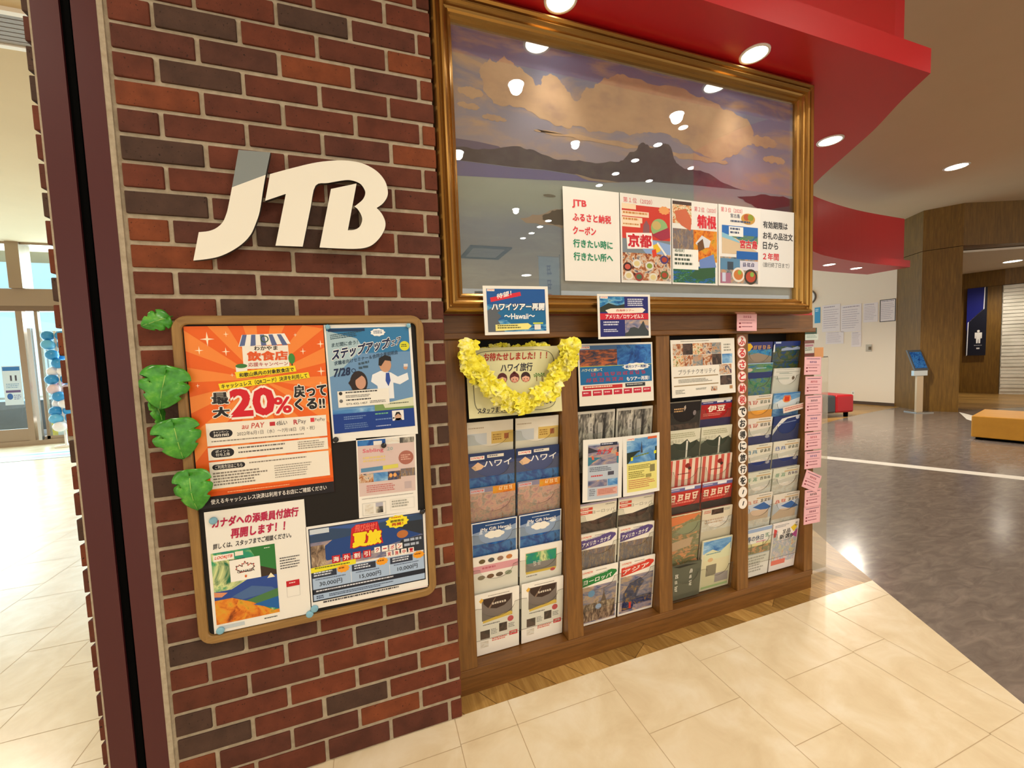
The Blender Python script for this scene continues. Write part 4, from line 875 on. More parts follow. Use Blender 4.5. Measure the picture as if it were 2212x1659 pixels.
s.lines(.14, .5, .85, .58, 3, '8a8440').lines(.14, .6, .62, .72, 4, '8a8440').r(.72, .52, .86, .64, '8a8458', 2).r(.6, .67, .76, .73, 'a09858', 2).lines(.14, .74, .9, .9, 5, 'c8785a', 2, .45)
s.put('flyer', 1.79, .079, .856, .3, .03, label='yellow flyer with dark tower photo on top hanging over the second bay', cat='flyer', group='flyers hanging over the second bay')
# paper strip across the rightmost bay
s = sh(.23, .032, 'e6d2c4', .001); s.lines(.05, .2, .95, .8, 2, 'c86a5a'); s.put('paper_strip', 2.83, .1, 1.042, 6, 0, label='narrow pinkish paper strip slanting across the rightmost bay', cat='notice')
# signs clipped on the picture frame
s = sh(.262, .182, 'ecebe4', .0012); s.pic(.05, .06, .95, .94, 'sea').r(.05, .06, .95, .38, '12549c', 2).poly([(.05, .5), (.16, .42), (.3, .55), (.2, .7), (.3, .94), (.05, .94)], '5a6068', 2).poly([(.2, .55), (.32, .43), (.6, .38), (.95, .4), (.95, .8), (.4, .78)], '15689c', 2)
s.tagline(.06, .065, .17, .11).poly([(.1, .24), (.56, .12), (.57, .2), (.11, .33)], 'd6263a', 3).t('待望！', .2, .17, .42, .27, 'f6f0ec', .03, 4, 0, .08).t('ハワイツアー再開', .12, .36, .93, .5, 'f6f6f6', .05, 5, .1, 0, '101c48', .11).t('～Hawaii～', .3, .57, .77, .68, 'f4f4f4', .03, 5)
s.poly([(.16, .79), (.66, .77), (.72, .83), (.66, .9), (.16, .92)], 'f0e88a', 3).lines(.19, .8, .62, .89, 2, '5a5a30', 4).r(.74, .76, .9, .79, 'c8d84a', 4).r(.76, .8, .86, .91, 'e8e6de', 4)
s.put('small_poster', 1.178, -.004, 1.545, .6, 0, label='Hawaii tour sign clipped over the bottom of the gold frame, left one', cat='sign', group='signs clipped on the gold frame')
s = sh(.258, .184, 'ecebe4', .0012); s.r(.04, .05, .96, .95, '1f2470').pic(.04, .06, .5, .36, 'sea', 2).poly([(.04, .3), (.2, .2), (.36, .26), (.5, .22), (.5, .4), (.04, .4)], '2a342c', 3).tagline(.05, .055, .19, .1).lines(.56, .1, .9, .28, 4, 'e0e4f4', 3)
s.poly([(.14, .36), (.24, .32), (.84, .3), (.9, .35), (.84, .42), (.2, .44)], 'f0e6d8', 4).t('西海岸ツアー', .34, .34, .68, .39, 'c83a2a', .02, 5).r(.04, .43, .96, .57, 'c81e34', 4).t('アメリカ／ロサンゼルス', .14, .45, .86, .55, 'f6ece8', .03, 5).pic(.5, .58, .96, .95, 'dusk', 3).poly([(.56, .85), (.6, .76), (.68, .74), (.76, .78), (.86, .6), (.9, .75), (.96, .85), (.96, .95), (.5, .95), (.5, .88)], '3a4246', 4).lines(.1, .61, .46, .72, 2, 'd8dcf0', 4).lines(.1, .78, .42, .86, 2, 'd8dcf0', 4)
s.put('small_poster', 1.657, -.004, 1.521, .3, 0, label='America and Los Angeles sign clipped over the bottom of the gold frame, right one', cat='sign', group='signs clipped on the gold frame')
# five papers taped inside the picture
PZ, PW, PH = 1.862, .266, .378
PG = 'papers taped along the bottom of the picture glass'
def taped(i, s, label, rot=-.1): s.put('taped_notice', (1.547, 1.817, 2.088, 2.357, 2.607)[i], .0535-.001*(i % 2), PZ, rot, 0, label=label, cat='notice', group=PG)
s = sh(PW, PH, 'eceae4', .0008); R_, Gr = 'd83a46', '2a8a66'
for tx, u1, v, c in (('JTB', .4, .13, R_), ('ふるさと納税', .84, .27, R_), ('クーポン', .56, .41, R_), ('行きたい時に', .86, .55, Gr), ('行きたい所へ', .86, .69, Gr)): s.t(tx, .16, v, u1, v+.085, c, .045, 3)
taped(0, s, 'white coupon notice in red and green lettering, leftmost of papers on the picture')
s = sh(PW, PH, 'e8e6e0', .0008); s.t('第１位（2020）', .06, .04, .62, .1, 'd85a68', .0, 3).r(.03, .12, .98, .5, 'cc3a2c').r(.03, .11, .3, .17, 'f0d8b8', 2).r(.03, .19, .55, .25, 'f0dcc0', 2).r(.03, .26, .42, .32, 'f0dcc0', 2).r(.03, .32, .38, .37, 'f0dcc0', 2).lines(.05, .2, .52, .24, 1, 'c88a4a', 3).lines(.05, .27, .38, .31, 1, 'c88a4a', 3).lines(.05, .33, .36, .36, 1, 'c88a4a', 3).burst(.86, .15, .12, .05, 'e8a060', 3, 10, .15)
s.poly([(.42, .5), (.44, .34), (.5, .28), (.56, .34), (.56, .5)], '8a5a60', 2).e(.76, .36, .17, .11, '8fb87a', 3).e(.7, .33, .09, .05, 'c8b070', 4).poly([(.6, .44), (.95, .34), (.98, .46), (.8, .5)], 'a03048', 4).r(.03, .5, .98, .97, '7a8690', 1)
s.poly([(.4, .6), (.6, .5), (.98, .54), (.98, .78), (.6, .74)], '8aa8d8', 2).poly([(.62, .56), (.74, .53), (.78, .62), (.66, .66)], 'e8c030', 3).poly([(.6, .62), (.68, .6), (.7, .68), (.62, .7)], 'd8402a', 4).poly([(.72, .52), (.9, .66), (.88, .68), (.7, .54)], 'f0ece0', 5).r(.03, .66, .98, .97, pic('feast'), 3)
for u, v, c in ((.12, .82, '3a1c18'), (.3, .78, 'e0dcd4'), (.55, .8, 'd8d4d0'), (.14, .92, 'e4dcd0'), (.34, .93, '9a3a34'), (.62, .93, 'dcd8c8'), (.85, .72, '4a3a78'), (.85, .9, '5a6a3a')): s.e(u, v, .085, .05, c, 4).e(u, v, .055, .03, ('e8b060', 'a83a2a', '4a6a4a', 'f0e8e0', 'c85a4a', 'a8402a', 'd8c890', '8aa040')[int(u*100) % 8], 5)
s.poly([(.1, .44), (.6, .42), (.63, .6), (.12, .62)], 'f0eeea', 6).t('京都', .14, .45, .59, .59, 'c81e30', .055, 7); taped(1, s, 'Kyoto paper with big red name and dishes, second of papers on the picture')
s = sh(PW, PH, 'e6e6e2', .0008); s.pic(.02, .02, .42, .28, 'food').poly([(.06, .14), (.3, .1), (.42, .22), (.4, .36), (.2, .3), (.1, .24)], 'c86a4a', 2).r(.02, .02, .42, .06, '4a3a36', 2).t('第２位（2020）', .48, .06, .96, .12, 'd85a68', .0, 3).t('箱根', .55, .16, .96, .31, 'd2283a', .06, 4, 0, 0, 'f4f2ee').pic(.02, .34, .5, .62, 'street').pic(.46, .34, .98, .72, 'autumn', 2).poly([(.5, .5), (.64, .4), (.84, .46), (.8, .54), (.6, .56)], 'd8dce4', 3).poly([(.54, .5), (.66, .44), (.7, .56), (.56, .6)], '6a4a30', 4).r(.02, .58, .56, .82, 'eef0ec', 4).t('箱根町', .05, .58, .26, .62, '3a5a4a', .01, 5).lines(.05, .64, .5, .79, 3, '4a5a52', 5)
s.pic(.02, .78, .94, .98, 'lake', 2).poly([(.35, .9), (.55, .8), (.9, .78), (.94, .9), (.6, .94)], '2f5a3a', 3).poly([(.58, .7), (.9, .62), (.96, .78), (.6, .8)], '6a88c8', 3); taped(2, s, 'Hakone paper with red name over autumn lake, third of papers on the picture')
s = sh(PW, PH, 'eceae6', .0008); s.t('第３位（2020）', .06, .03, .56, .09, 'd85a68', .0, 3).e(.7, .15, .17, .07, 'c89a4a', 2).e(.66, .13, .07, .04, 'b85a3a', 3).e(.76, .13, .07, .04, '8a9a3a', 3).t('宮古島', .28, .1, .5, .15, '4a5a78', .01, 3).lines(.28, .18, .78, .22, 1, '4a5a78', 5)
s.pic(.08, .26, .94, .46, 'lagoon').r(.08, .25, .94, .36, '2a6fc0', 2).poly([(.08, .36), (.4, .4), (.94, .56), (.94, .6), (.08, .6)], 'd6c0a0', 3).poly([(.08, .34), (.3, .38), (.6, .48), (.5, .46), (.08, .4)], '8ac0d8', 4).r(.24, .26, .58, .38, 'eef0f0', 4).lines(.27, .275, .55, .365, 2, '4a5a78', 5).r(.42, .56, .94, .66, '1a62b4', 5).t('宮古島', .5, .42, .92, .52, 'cc2438', .05, 7, 0, 0, 'f2efe8')
s.r(.04, .64, .94, .97, pic('village'), 4).r(.04, .66, .5, .8, '5a8ab0', 5).r(.2, .7, .34, .8, '3a4a5a', 6).r(.5, .68, .94, .8, 'd4d4e4', 5).brush(.56, .7, .86, .76, 3, '3a3a6a', 6)
for u, v, r_, c, c2 in ((.46, .86, .15, 'e4e0d8', 'c87a3a'), (.76, .88, .16, '3a3428', 'b84a30')): s.e(u, v, r_, r_*.62, c, 6).e(u, v, r_*.75, r_*.44, c2, 7).e(u+.03, v-.03, r_*.3, r_*.2, '8ab04a', 8)
s.r(.04, .84, .28, .97, 'a8708a', 6).r(.08, .84, .16, .95, 'c8d0e8', 7); taped(3, s, 'Miyako island paper with beach and food, fourth of papers on the picture')
s = sh(.232, PH, 'e4e5e4', .0008)
for tx, u1, v, c in (('有効期限は', .8, .15, '33363e'), ('お礼の品注文', .96, .29, '33363e'), ('日から', .52, .42, '33363e'), ('２年間', .54, .56, 'd2283a'), ('（旅行終了日まで）', .86, .68, '44484e')): s.t(tx, .08, v, u1, v+(.09 if v < .6 else .065), c, .03 if v < .6 else .0, 3)
taped(4, s, 'white validity notice with black lettering, rightmost of papers on the picture')
# pink slip on the header and pink notices down the right post
def pink(name, x, y, z, rot, label, dark='b04a5a', w_=.13, h_=.098):
    s = sh(w_, h_, 'f0bcc4', .0008); s.frame(.02, .03, .98, .97, .008, 'e8a0ac').lines(.12, .1, .95, .17, 1, '6a4a6a').brush(.3, .24, .72, .36, 4, dark, 3, .12).lines(.12, .44, .9, .5, 1, 'b87a8a').r(.1, .58, .2, .66, '8a2a3a').lines(.24, .58, .92, .66, 1, '9a5a6a').r(.1, .76, .2, .84, '8a2a3a').lines(.24, .76, .95, .84, 1, '9a5a6a')
    s.put('pink_notice', x, y, z, rot, 0, label=label, cat='notice', group='pink notices')
pink('p', 2.402, .052, 1.504, -.7, 'pink notice stuck above the column of round stickers, below the gold frame')
for i, (x, z, r_, dk, wh) in enumerate(((2.914, 1.262, -2, '6a4a8a', 'topmost of the pink notices down the right cabinet end'), (2.917, 1.155, -2, 'b8384a', 'second from the top of the pink notices down the right end'), (2.924, 1.051, -1, '5a4a5a', 'third from the top of the pink notices, beside the slanted strip'), (2.918, .953, -2, '6a5a9a', 'fourth from the top of the pink notices down the right end'), (2.922, .848, -1, 'b8384a', 'fifth of the pink notices down the right end, above mid height'), (2.918, .744, -2, '6a5a9a', 'pink notice just above the crooked one on the right end'), (2.907, .624, -24, 'a02a3a', 'crooked pink notice tilted among the straight ones on the right end'), (2.920, .528, -2, '3a3a3a', 'pink notice just under the crooked one on the right end'), (2.919, .43, -1.6, '8a3a5a', 'lowest pink notice on the right cabinet end'))):
    pink('p', x, .083-.003*(i % 2)-(.005 if i == 6 else 0), z, r_, wh, dk)
# small cards above them
s = sh(.09, .033, '2a4a3a', .001); s.r(.1, .1, .5, .4, '5a7a5a').lines(.1, .6, .8, .8, 1, '8aa88a'); s.put('card', 2.899, .084, 1.451, 0, 0, label='small dark green card at the top of the right cabinet end', cat='card')
s = sh(.1, .032, 'c8d4cc', .001); s.lines(.1, .2, .9, .7, 2, '9ab0a8'); s.put('card', 2.905, .084, 1.4175, 0, 0, label='small pale card under the dark green card on the right end', cat='card')
s = sh(.074, .084, '7a4a44', .001); s.r(.02, .2, .98, .82, 'c8c8c0').r(.05, .25, .9, .4, 'a87a88', 2).lines(.05, .45, .9, .7, 2, '6a7a72', 2).r(.02, .85, .98, 1, '6a2a20', 2); s.put('card', 2.888, .084, 1.358, 1, 0, label='small card with red bands above the topmost pink notice', cat='card')
# round stickers down the third post
chars = 'ふるさと納税でお得に旅行を！！'
for i, ch_ in enumerate(chars):
    z = 1.407-(1.407-.572)*i/14; m = MB(); m.lathe([(.0285, .0015), (.0285, 0)], (0, 0, 0), ink('f2ece4'), 'y', 28)
    s = Sheet(.057, .057, 'f2ece4', .0004, mb=m, back=False)
    red = i < 6; c = 'cf3a3a' if red else '22201e'
    if red: s.ring(.5, .5, .5, .5, .05, 'd86a62', 1, 28)
    if ch_ == '！': s.poly([(.4, .66), (.5, .7), (.66, .32), (.56, .28)], c, 3)
    else: s.t(ch_, .2, .18, .82, .8, c, .045, 3)
    lab = ['topmost round sticker, red on white, below the pink slip', 'second round sticker from the top, red loop on white', 'third round sticker from the top, red on white', 'fourth round sticker from the top, red on white', 'fifth round sticker from the top, dense red character', 'sixth round sticker from the top, last of the red ones', 'first black on white round sticker, right under the red ones', 'second black round sticker, eighth from the top of the column', 'third black round sticker, dense character, ninth from the top', 'fourth black round sticker, tenth from the top of the column', 'fifth black round sticker, dense character, eleventh from the top', 'sixth black round sticker, twelfth from the top of the column', 'seventh black round sticker, just above the two slash marks', 'upper of the two white round stickers with a black slash', 'lowest round sticker in the column, white with a black slash'][i]
    s.b.build('round_sticker', None, (2.409+.006*i/14, CY-.0025, z), fixn=False, label=lab, cat='sticker', group='round character stickers on the post')

# ------------------------------------------------------------------ raised shop logo on the brick
sg = thing('shop_sign', 'raised white logo lettering with a grey tip mounted on the brick wall', 'sign', (.45, 0, 1.68))
M_SIGNW = mat('sign_white', 'efece0', .4); M_SIGNG = mat('sign_grey', '8b9598', .35, .3); M_SIDESHADE = mat('sign_edge_shade', '3a3632', .5)  # letter edges coloured dark to carry the shadow on their sides
Jp = [(.3097, 2.006), (.3923, 2.0087), (.3755, 1.9417), (.3653, 1.8945), (.3526, 1.8328), (.3402, 1.7968), (.3252, 1.7638), (.3037, 1.737), (.2744, 1.7132), (.2402, 1.6942), (.2074, 1.6849), (.1753, 1.6795), (.1943, 1.761), (.2184, 1.7657), (.2379, 1.7754), (.2554, 1.7938), (.2667, 1.8196), (.2729, 1.842), (.2857, 1.8961)]
Tp = [(.3873, 1.9452), (.458, 1.9734), (.5201, 1.9954), (.5771, 2.0078), (.6221, 2.0109), (.6611, 2.0054), (.6968, 1.9872), (.7191, 1.9602), (.7266, 1.9297), (.7231, 1.9084), (.7082, 1.8862), (.6886, 1.8706), (.703, 1.8544), (.7127, 1.8306), (.7115, 1.8095), (.6991, 1.7841), (.6773, 1.7582), (.6529, 1.7429), (.6193, 1.7359), (.5736, 1.7342), (.5102, 1.7343), (.5543, 1.9179), (.6312, 1.9425), (.5964, 1.793), (.6162, 1.796), (.6333, 1.8075), (.6418, 1.8288), (.6388, 1.8458), (.6298, 1.8622), (.6204, 1.869), (.6256, 1.8738), (.6464, 1.8928), (.6558, 1.9125), (.6534, 1.9277), (.6411, 1.9436), (.6186, 1.9504), (.5959, 1.949), (.5475, 1.9356), (.5104, 1.9235), (.4932, 1.8592), (.4625, 1.7344), (.3879, 1.7333), (.426, 1.8907), (.369, 1.8646)]
def smooth(P, corners):
    """round the curve between the listed corner indices"""
    n = len(P); out = []
    for a, b in zip(corners, corners[1:]+[corners[0]+n]):
        seg = [P[i % n] for i in range(a, b+1)]
        out += arc(seg, 4)[:-1] if len(seg) > 2 else seg[:-1]
    return out
def letter(name, P, m, corners, **k):
    b = MB(); b.prism([(x-.45, -.04, z-1.68) for x, z in smooth(P, corners)], (0, .014, 0), m, M_SIDESHADE); return b.build(name, sg, **k)
letter('letter', [Jp[2]]+Jp[3:]+[], M_SIGNW, [0, 1, 9, 10, 16])
letter('letter_tip', [Jp[0], Jp[1], Jp[2], Jp[18]], M_SIGNG, [0, 1, 2, 3], label='grey tip of the first letter')
letter('letter', Tp, M_SIGNW, [0, 11, 20, 21, 22, 23, 29, 39, 40, 41, 42, 43])
b = MB()
for x, z in ((.33, 1.95), (.31, 1.78), (.22, 1.72), (.44, 1.8), (.46, 1.93), (.55, 1.8), (.68, 1.93), (.67, 1.8)): b.lathe([(.006, -.028), (.006, .001)], (x-.45, 0, z-1.68), M_CHROME, 'y', 10)
b.build('standoff', sg)

# ------------------------------------------------------------------ notice board and what is pinned to it
BXL, BXR, BZB, BZT = .1, .822, .521, 1.524
bd = thing('notice_board', 'oak framed black notice board with rounded corners hung on the brick wall', 'notice board', (.461, 0, BZB))
def rr(x0, x1, z0, z1, r, n=6):
    P = []
    for cx, cz, a0 in ((x1-r, z0+r, -90), (x1-r, z1-r, 0), (x0+r, z1-r, 90), (x0+r, z0+r, 180)):
        for i in range(n+1): a = math.radians(a0+90*i/n); P.append((cx+r*math.cos(a), cz+r*math.sin(a)))
    return P
b = MB(); secs = [(0, -.002), (0, -.02), (.003, -.0245), (.022, -.0245), (.0255, -.022), (.0255, -.013)]; prev = None
for d, y in secs:
    P = rr(BXL+d-.461, BXR-d-.461, d, BZT-BZB-d, max(.042-d, .012)); ring = [b.bm.verts.new((x, y, z)) for x, z in P]
    if prev:
        for i in range(len(ring)):
            j = (i+1) % len(ring); f = b.bm.faces.new((prev[i], prev[j], ring[j], ring[i])); f.material_index = b.mi(M_OAK if (i % 7 < 6 and False) or abs(P[i][0]-P[j][0]) < abs(P[i][1]-P[j][1]) else M_OAKH)
    prev = ring
b.build('frame', bd)
b = MB(); b.box(BXL+.02-.461, BXR-.02-.461, -.0135, -.002, .02, BZT-BZB-.02, mat('black_board_felt', '17120f', .85)); b.build('panel', bd)
YB = -.0155
# orange campaign poster
s = sh(.374, .55, 'e8641a', .001); U, V = 1, 1
for i in range(14):
    a0, a1 = 2*PI*i/14, 2*PI*(i+.5)/14
    def hit(a):
        dx, dy = math.cos(a), math.sin(a)*.7; k = min([(1-.5)/dx if dx > 0 else (0-.5)/dx if dx < 0 else 9, (.9-.3)/dy if dy > 0 else (0-.3)/dy if dy < 0 else 9]); return (.5+dx*k, .3+dy*k)
    s.poly([(.5, .3), hit(a0), hit(a1)][::-1], 'f0893a', 1)
s.r(0, .935, 1, 1, '17121a', 1).r(0, .91, 1, .935, 'd95412', 2); s.lines(.2, .918, .8, .927, 1, 'f0b080', 3); s.t('使えるキャッシュレス決済は利用するお店にご確認ください', .08, .952, .94, .98, 'e8e4e0', .02, 3)
for u, v, k in ((.15, .07, .05), (.28, .045, .02), (.09, .13, .03), (.27, .14, .03), (.83, .15, .025), (.97, .11, .03), (.96, .27, .035), (.3, .27, .015), (.06, .32, .015), (.95, .34, .015), (.78, .055, .015)):
    s.poly([(u-k, v), (u-k*.15, v+k*.1), (u, v+k*.8), (u+k*.15, v+k*.1), (u+k, v), (u+k*.15, v-k*.1), (u, v-k*.8), (u-k*.15, v-k*.1)], 'fbe9cc', 2)
s.poly([(.39, .05), (.7, .045), (.74, .105), (.36, .115)], 'f2f0ea', 3)
for i in range(5): s.poly([(.395+i*.062, .05), (.425+i*.062, .05), (.405+i*.078, .11), (.367+i*.078, .113)], '5a6a9a', 4)
s.r(.385, .113, .72, .24, 'f0ece2', 2).ring(.55, .075, .03, .02, .008, '3a5a3a', 5).t('わかやま', .47, .115, .64, .138, '3a2a22', .03, 4).t('飲食店', .42, .145, .71, .195, 'e05a24', .06, 5, 0, 0, 'f4e8d8').t('応援キャンペーン', .42, .205, .71, .228, 'b85a5a', .02, 4)
s.r(.33, .225, .41, .255, 'f0ece2', 3).e(.37, .222, .042, .012, '3a7a3a', 4).e(.74, .19, .025, .03, '3f8a3c', 3).r(.735, .21, .745, .235, '3a3a2a', 2)
s.poly([(.32, .255), (.76, .23), (.77, .265), (.33, .29)], 'f2dc1e', 5).t('和歌山県内の対象飲食店で', .35, .262, .75, .285, '2a2418', .035, 6, 0, .022).poly([(.2, .315), (.86, .272), (.87, .305), (.21, .35)], 'f2dc1e', 6).t('キャッシュレス（QRコード）決済を利用して', .22, .318, .85, .345, '2a2418', .03, 7, 0, .04)
s.t('最', .15, .365, .26, .425, '1e1a1c', .06, 5, 0, 0, 'f4eee2', .11).t('大', .15, .445, .26, .5, '1e1a1c', .06, 5, 0, 0, 'f4eee2', .11).t('20', .28, .355, .58, .5, 'd01828', .05, 7, 0, 0, 'f4eee2', .1).t('%', .585, .41, .71, .5, 'd01828', .03, 7, 0, 0, 'f4eee2', .1).t('戻って', .74, .345, .99, .415, '1e1a1c', .055, 6, 0, 0, 'f4eee2', .11).t('くる!!', .74, .425, .97, .49, '1e1a1c', .055, 6, 0, 0, 'f4eee2', .11)
def pill(s, u0, v0, u1, v1, txt):
    r = (v1-v0)/2; k = s.h/s.w*r; P = [(u1-k+k*math.cos(a), v0+r+r*math.sin(a)) for a in [PI/2-PI*i/8 for i in range(9)]]+[(u0+k+k*math.cos(a), v0+r+r*math.sin(a)) for a in [-PI/2-PI*i/8 for i in range(9)]]
    s.poly(P, '1c1a20', 4); n = len(txt)
    for i, x in enumerate(txt): s.t(x, u0+k*.9, v0+(v1-v0)*(.12+.8*i/n), u1-k*.9, v0+(v1-v0)*(.8*(i+1)/n+.06), 'e8e4dc', .01, 5)
s.r(.09, .53, .975, .655, 'efe9dd', 3).r(.09, .665, .975, .735, 'efe9dd', 3).r(.09, .745, .975, .895, 'efe9dd', 3)
s.t('au PAY', .34, .545, .5, .575, 'c8483a', .01, 5, .15).r(.54, .547, .58, .57, 'c02a34', 4).t('d払い', .59, .543, .67, .57, '3a3438', .01, 5).t('R', .72, .545, .75, .572, 'b83a44', .03, 5).t('Pay', .755, .545, .815, .576, '6a6064', .0, 5).r(.85, .542, .88, .566, 'd83a44', 4).t('PayPay', .885, .545, .965, .568, '6a5a5e', .0, 5)
pill(s, .11, .57, .27, .612, ('キャンペーン', '期間')); pill(s, .11, .675, .27, .722, ('ポイント', '付与上限')); pill(s, .11, .76, .34, .79, ('ご利用方法はこちら',))
s.t('2022年6月1日（水）～7月18日（月・祝）', .3, .588, .88, .612, '4a4440', .0, 4); s.lines(.12, .628, .95, .64, 1, '8a8278', 4).lines(.3, .675, .68, .69, 1, '6a6460', 4).lines(.3, .7, .7, .715, 1, '6a6460', 4).lines(.74, .675, .95, .725, 4, 'a09a90', 4)
s.lines(.37, .765, .82, .778, 1, '8a8278', 4).lines(.11, .805, .5, .885, 5, '8a8278', 4).lines(.55, .8, .84, .88, 6, 'a09a90', 4, .45)
s.put('poster', .3165, YB-.0005, 1.2185, .1, 0, label='large orange cashback campaign poster with big red 20% on the notice board', cat='poster')
# blue seminar poster
s = sh(.275, .387, 'ecebe6', .001); s.pic(.02, .03, .97, .92, 'sky').r(.02, .25, .97, .72, '6a94c0', 1).r(.02, .03, .97, .25, '2f78ac', 1).poly([(.02, .05), (.35, .12), (.42, .2), (.1, .42), (.02, .44)], 'a8c4d0', 2).r(.04, .035, .45, .06, '12345a', 3)
s.lines(.06, .085, .42, .13, 3, '2a4a5a', 3, tilt=.03).t('まだ間に合う！', .07, .155, .36, .19, '2f4a58', .02, 4, .1, .02).t('ステップアップ', .07, .21, .72, .3, '16244c', .055, 5, .15, .085, 'eef2f4', .11).t('フェア', .69, .15, .86, .21, '16244c', .03, 5, .15, .03, 'eef2f4', .09)
s.t('求職者向けセミナー＆合同企業説明会', .08, .31, .82, .345, '28425c', .02, 4, 0, .075).t('7/28', .07, .375, .25, .44, '1a2c50', .045, 5, .1, .01).ring(.29, .395, .025, .018, .007, '1a2c50', 5).lines(.35, .33, .5, .4, 2, '3a5468', 4, tilt=.02).burst(.6, .075, .09, .035, 'f0f2f2', 4, 9, .15).lines(.55, .06, .66, .09, 2, '5a6a8a', 5).e(.905, .2, .06, .042, 'd8d82a', 4).lines(.865, .185, .945, .215, 2, '5a5a20', 5)
# printed man and woman
s.poly([(.5, .44), (.6, .41), (.72, .43), (.8, .47), (.92, .44), (.93, .5), (.82, .54), (.74, .52), (.74, .66), (.56, .66), (.55, .54), (.48, .5)], 'e8ecf2', 3).poly([(.66, .43), (.7, .43), (.71, .5), (.68, .55), (.65, .5)], '2a4aa0', 4).e(.66, .36, .07, .065, 'c89878', 4).poly([(.58, .36), (.59, .3), (.66, .275), (.73, .29), (.735, .33), (.66, .32), (.61, .37)], '1e1a1a', 5).e(.9, .39, .025, .022, 'c89878', 4).r(.88, .36, .93, .385, 'd8d8dc', 5)
s.e(.34, .5, .1, .1, '2a1e1c', 3).e(.36, .5, .06, .06, 'c89880', 4).poly([(.22, .5), (.3, .42), (.4, .43), (.3, .48), (.27, .56)], '2a1e1c', 5).r(.22, .56, .46, .66, '3a4a5a', 2)
s.r(.09, .565, .68, .705, 'eceae2', 6).lines(.18, .575, .55, .595, 1, '3a3a3a', 7).lines(.18, .605, .52, .63, 2, '6a6a6a', 7).lines(.18, .64, .5, .66, 1, '3a3a3a', 7).t('073-432-1457', .18, .672, .42, .688, '3a3a3a', .01, 7).lines(.45, .665, .64, .69, 2, '6a6a6a', 7).e(.125, .585, .02, .015, '2a2a2a', 7).e(.125, .65, .02, .015, '6a6a6a', 7)
s.r(.5, .7, .97, .76, '7a9a5a', 2).poly([(.6, .7), (.97, .66), (.97, .74), (.62, .74)], 'd8dcc0', 3).lines(.66, .7, .94, .715, 1, '3a4a2a', 4).r(.02, .76, .97, .925, '123a8c', 3).lines(.14, .785, .42, .82, 2, '6a88c0', 4).lines(.14, .85, .42, .9, 3, '5a78b0', 4).lines(.5, .78, .66, .8, 1, '6ab08a', 4).lines(.5, .83, .85, .85, 1, '6a88c0', 4).r(.7, .77, .84, .86, 'e8e8e8', 4).e(.77, .825, .04, .035, 'c8a088', 5).poly([(.725, .86), (.74, .84), (.8, .84), (.815, .86)], '2a2a30', 5).poly([(.73, .82), (.75, .785), (.79, .785), (.81, .82), (.77, .8)], '1a1616', 6).lines(.5, .89, .7, .905, 1, 'a8b8e0', 4)
s.put('poster', .645, YB, 1.303, .8, 0, label='blue career fair poster with a man in a tie, upper right of the notice board', cat='poster')
# pink school flyer
s = sh(.196, .274, 'efece6', .0009); s.r(.02, .03, .97, .73, 'd6c0bc').pic(.02, .03, .5, .1, 'aqua', 2).pic(.48, .03, .72, .1, 'pale', 2).pic(.72, .03, .97, .1, 'bw', 2).r(.28, .05, .42, .1, 'e8e4e0', 3).t('Sabling', .1, .14, .44, .2, 'd86a7a', .02, 3).t('20', .5, .14, .6, .18, '8ab0b0', .0, 3).lines(.1, .24, .6, .32, 2, 'e0c888', 3, .6).e(.82, .29, .13, .09, 'a8685a', 3).lines(.73, .25, .91, .33, 3, 'd8a898', 4).poly([(.06, .38), (.42, .37), (.42, .42), (.06, .43)], '5a8ab0', 3).poly([(.42, .37), (.68, .36), (.68, .41), (.42, .42)], 'd8d060', 4).pic(.02, .45, .26, .56, 'feast', 3).pic(.26, .45, .5, .56, 'sky', 3).pic(.5, .45, .72, .56, 'night', 3).pic(.72, .43, .97, .53, 'street', 3).e(.55, .5, .03, .025, 'e8a860', 4).e(.62, .5, .03, .025, 'e8a860', 4)
s.lines(.14, .6, .62, .7, 4, 'c87a78', 3).r(.78, .6, .9, .69, 'c0aeb0', 3).lines(.06, .76, .95, .775, 1, 'a0a0a0', 3).frame(.06, .82, .45, .98, .008, 'c8c8c4', 3).pic(.1, .84, .24, .96, 'pale', 3).r(.28, .83, .4, .88, 'b0b0c0', 3).pic(.28, .88, .4, .96, 'bw', 3).frame(.52, .81, .94, .95, .005, 'd8d8d4', 3).lines(.55, .83, .92, .93, 3, 'a8a8a0', 4)
s.put('flyer', .676, YB, .976, -1.2, 0, label='pale pink school flyer with round brown badge on the notice board', cat='flyer')
# Canada notice
s = sh(.273, .384, 'eeece6', .001); s.t('カナダへの添乗員付旅行', .07, .06, .93, .135, 'b8204c', .055, 3, .1).t('再開します！！', .24, .165, .78, .24, 'b8204c', .055, 3, .12).t('詳しくは、スタッフまでご相談ください。', .06, .265, .84, .31, '24222a', .03, 3, .1)
s.pic(.03, .34, .66, .93, 'aurora').poly([(.4, .34), (.66, .34), (.66, .6), (.5, .52), (.44, .4)], '2f7a3c', 2).poly([(.48, .5), (.66, .56), (.66, .64), (.5, .64)], '3a2c22', 2).poly([(.56, .62), (.6, .58), (.64, .62)], 'f0e8c8', 3).poly([(.03, .66), (.2, .66), (.36, .6), (.66, .6), (.66, .84), (.4, .8), (.2, .78), (.03, .76)], '2a4a98', 2).poly([(.2, .72), (.4, .66), (.6, .7), (.66, .74), (.3, .76)], '48689c', 3).poly([(.3, .78), (.66, .72), (.66, .8), (.4, .82)], '4a7a48', 3).poly([(.03, .73), (.2, .73), (.4, .8), (.6, .9), (.66, .9), (.66, .93), (.03, .93)], pic('autumn'), 3).poly([(.4, .82), (.66, .79), (.66, .9)], '1a60a8', 3).poly([(.03, .66), (.16, .68), (.1, .71), (.03, .7)], 'd8906a', 3)
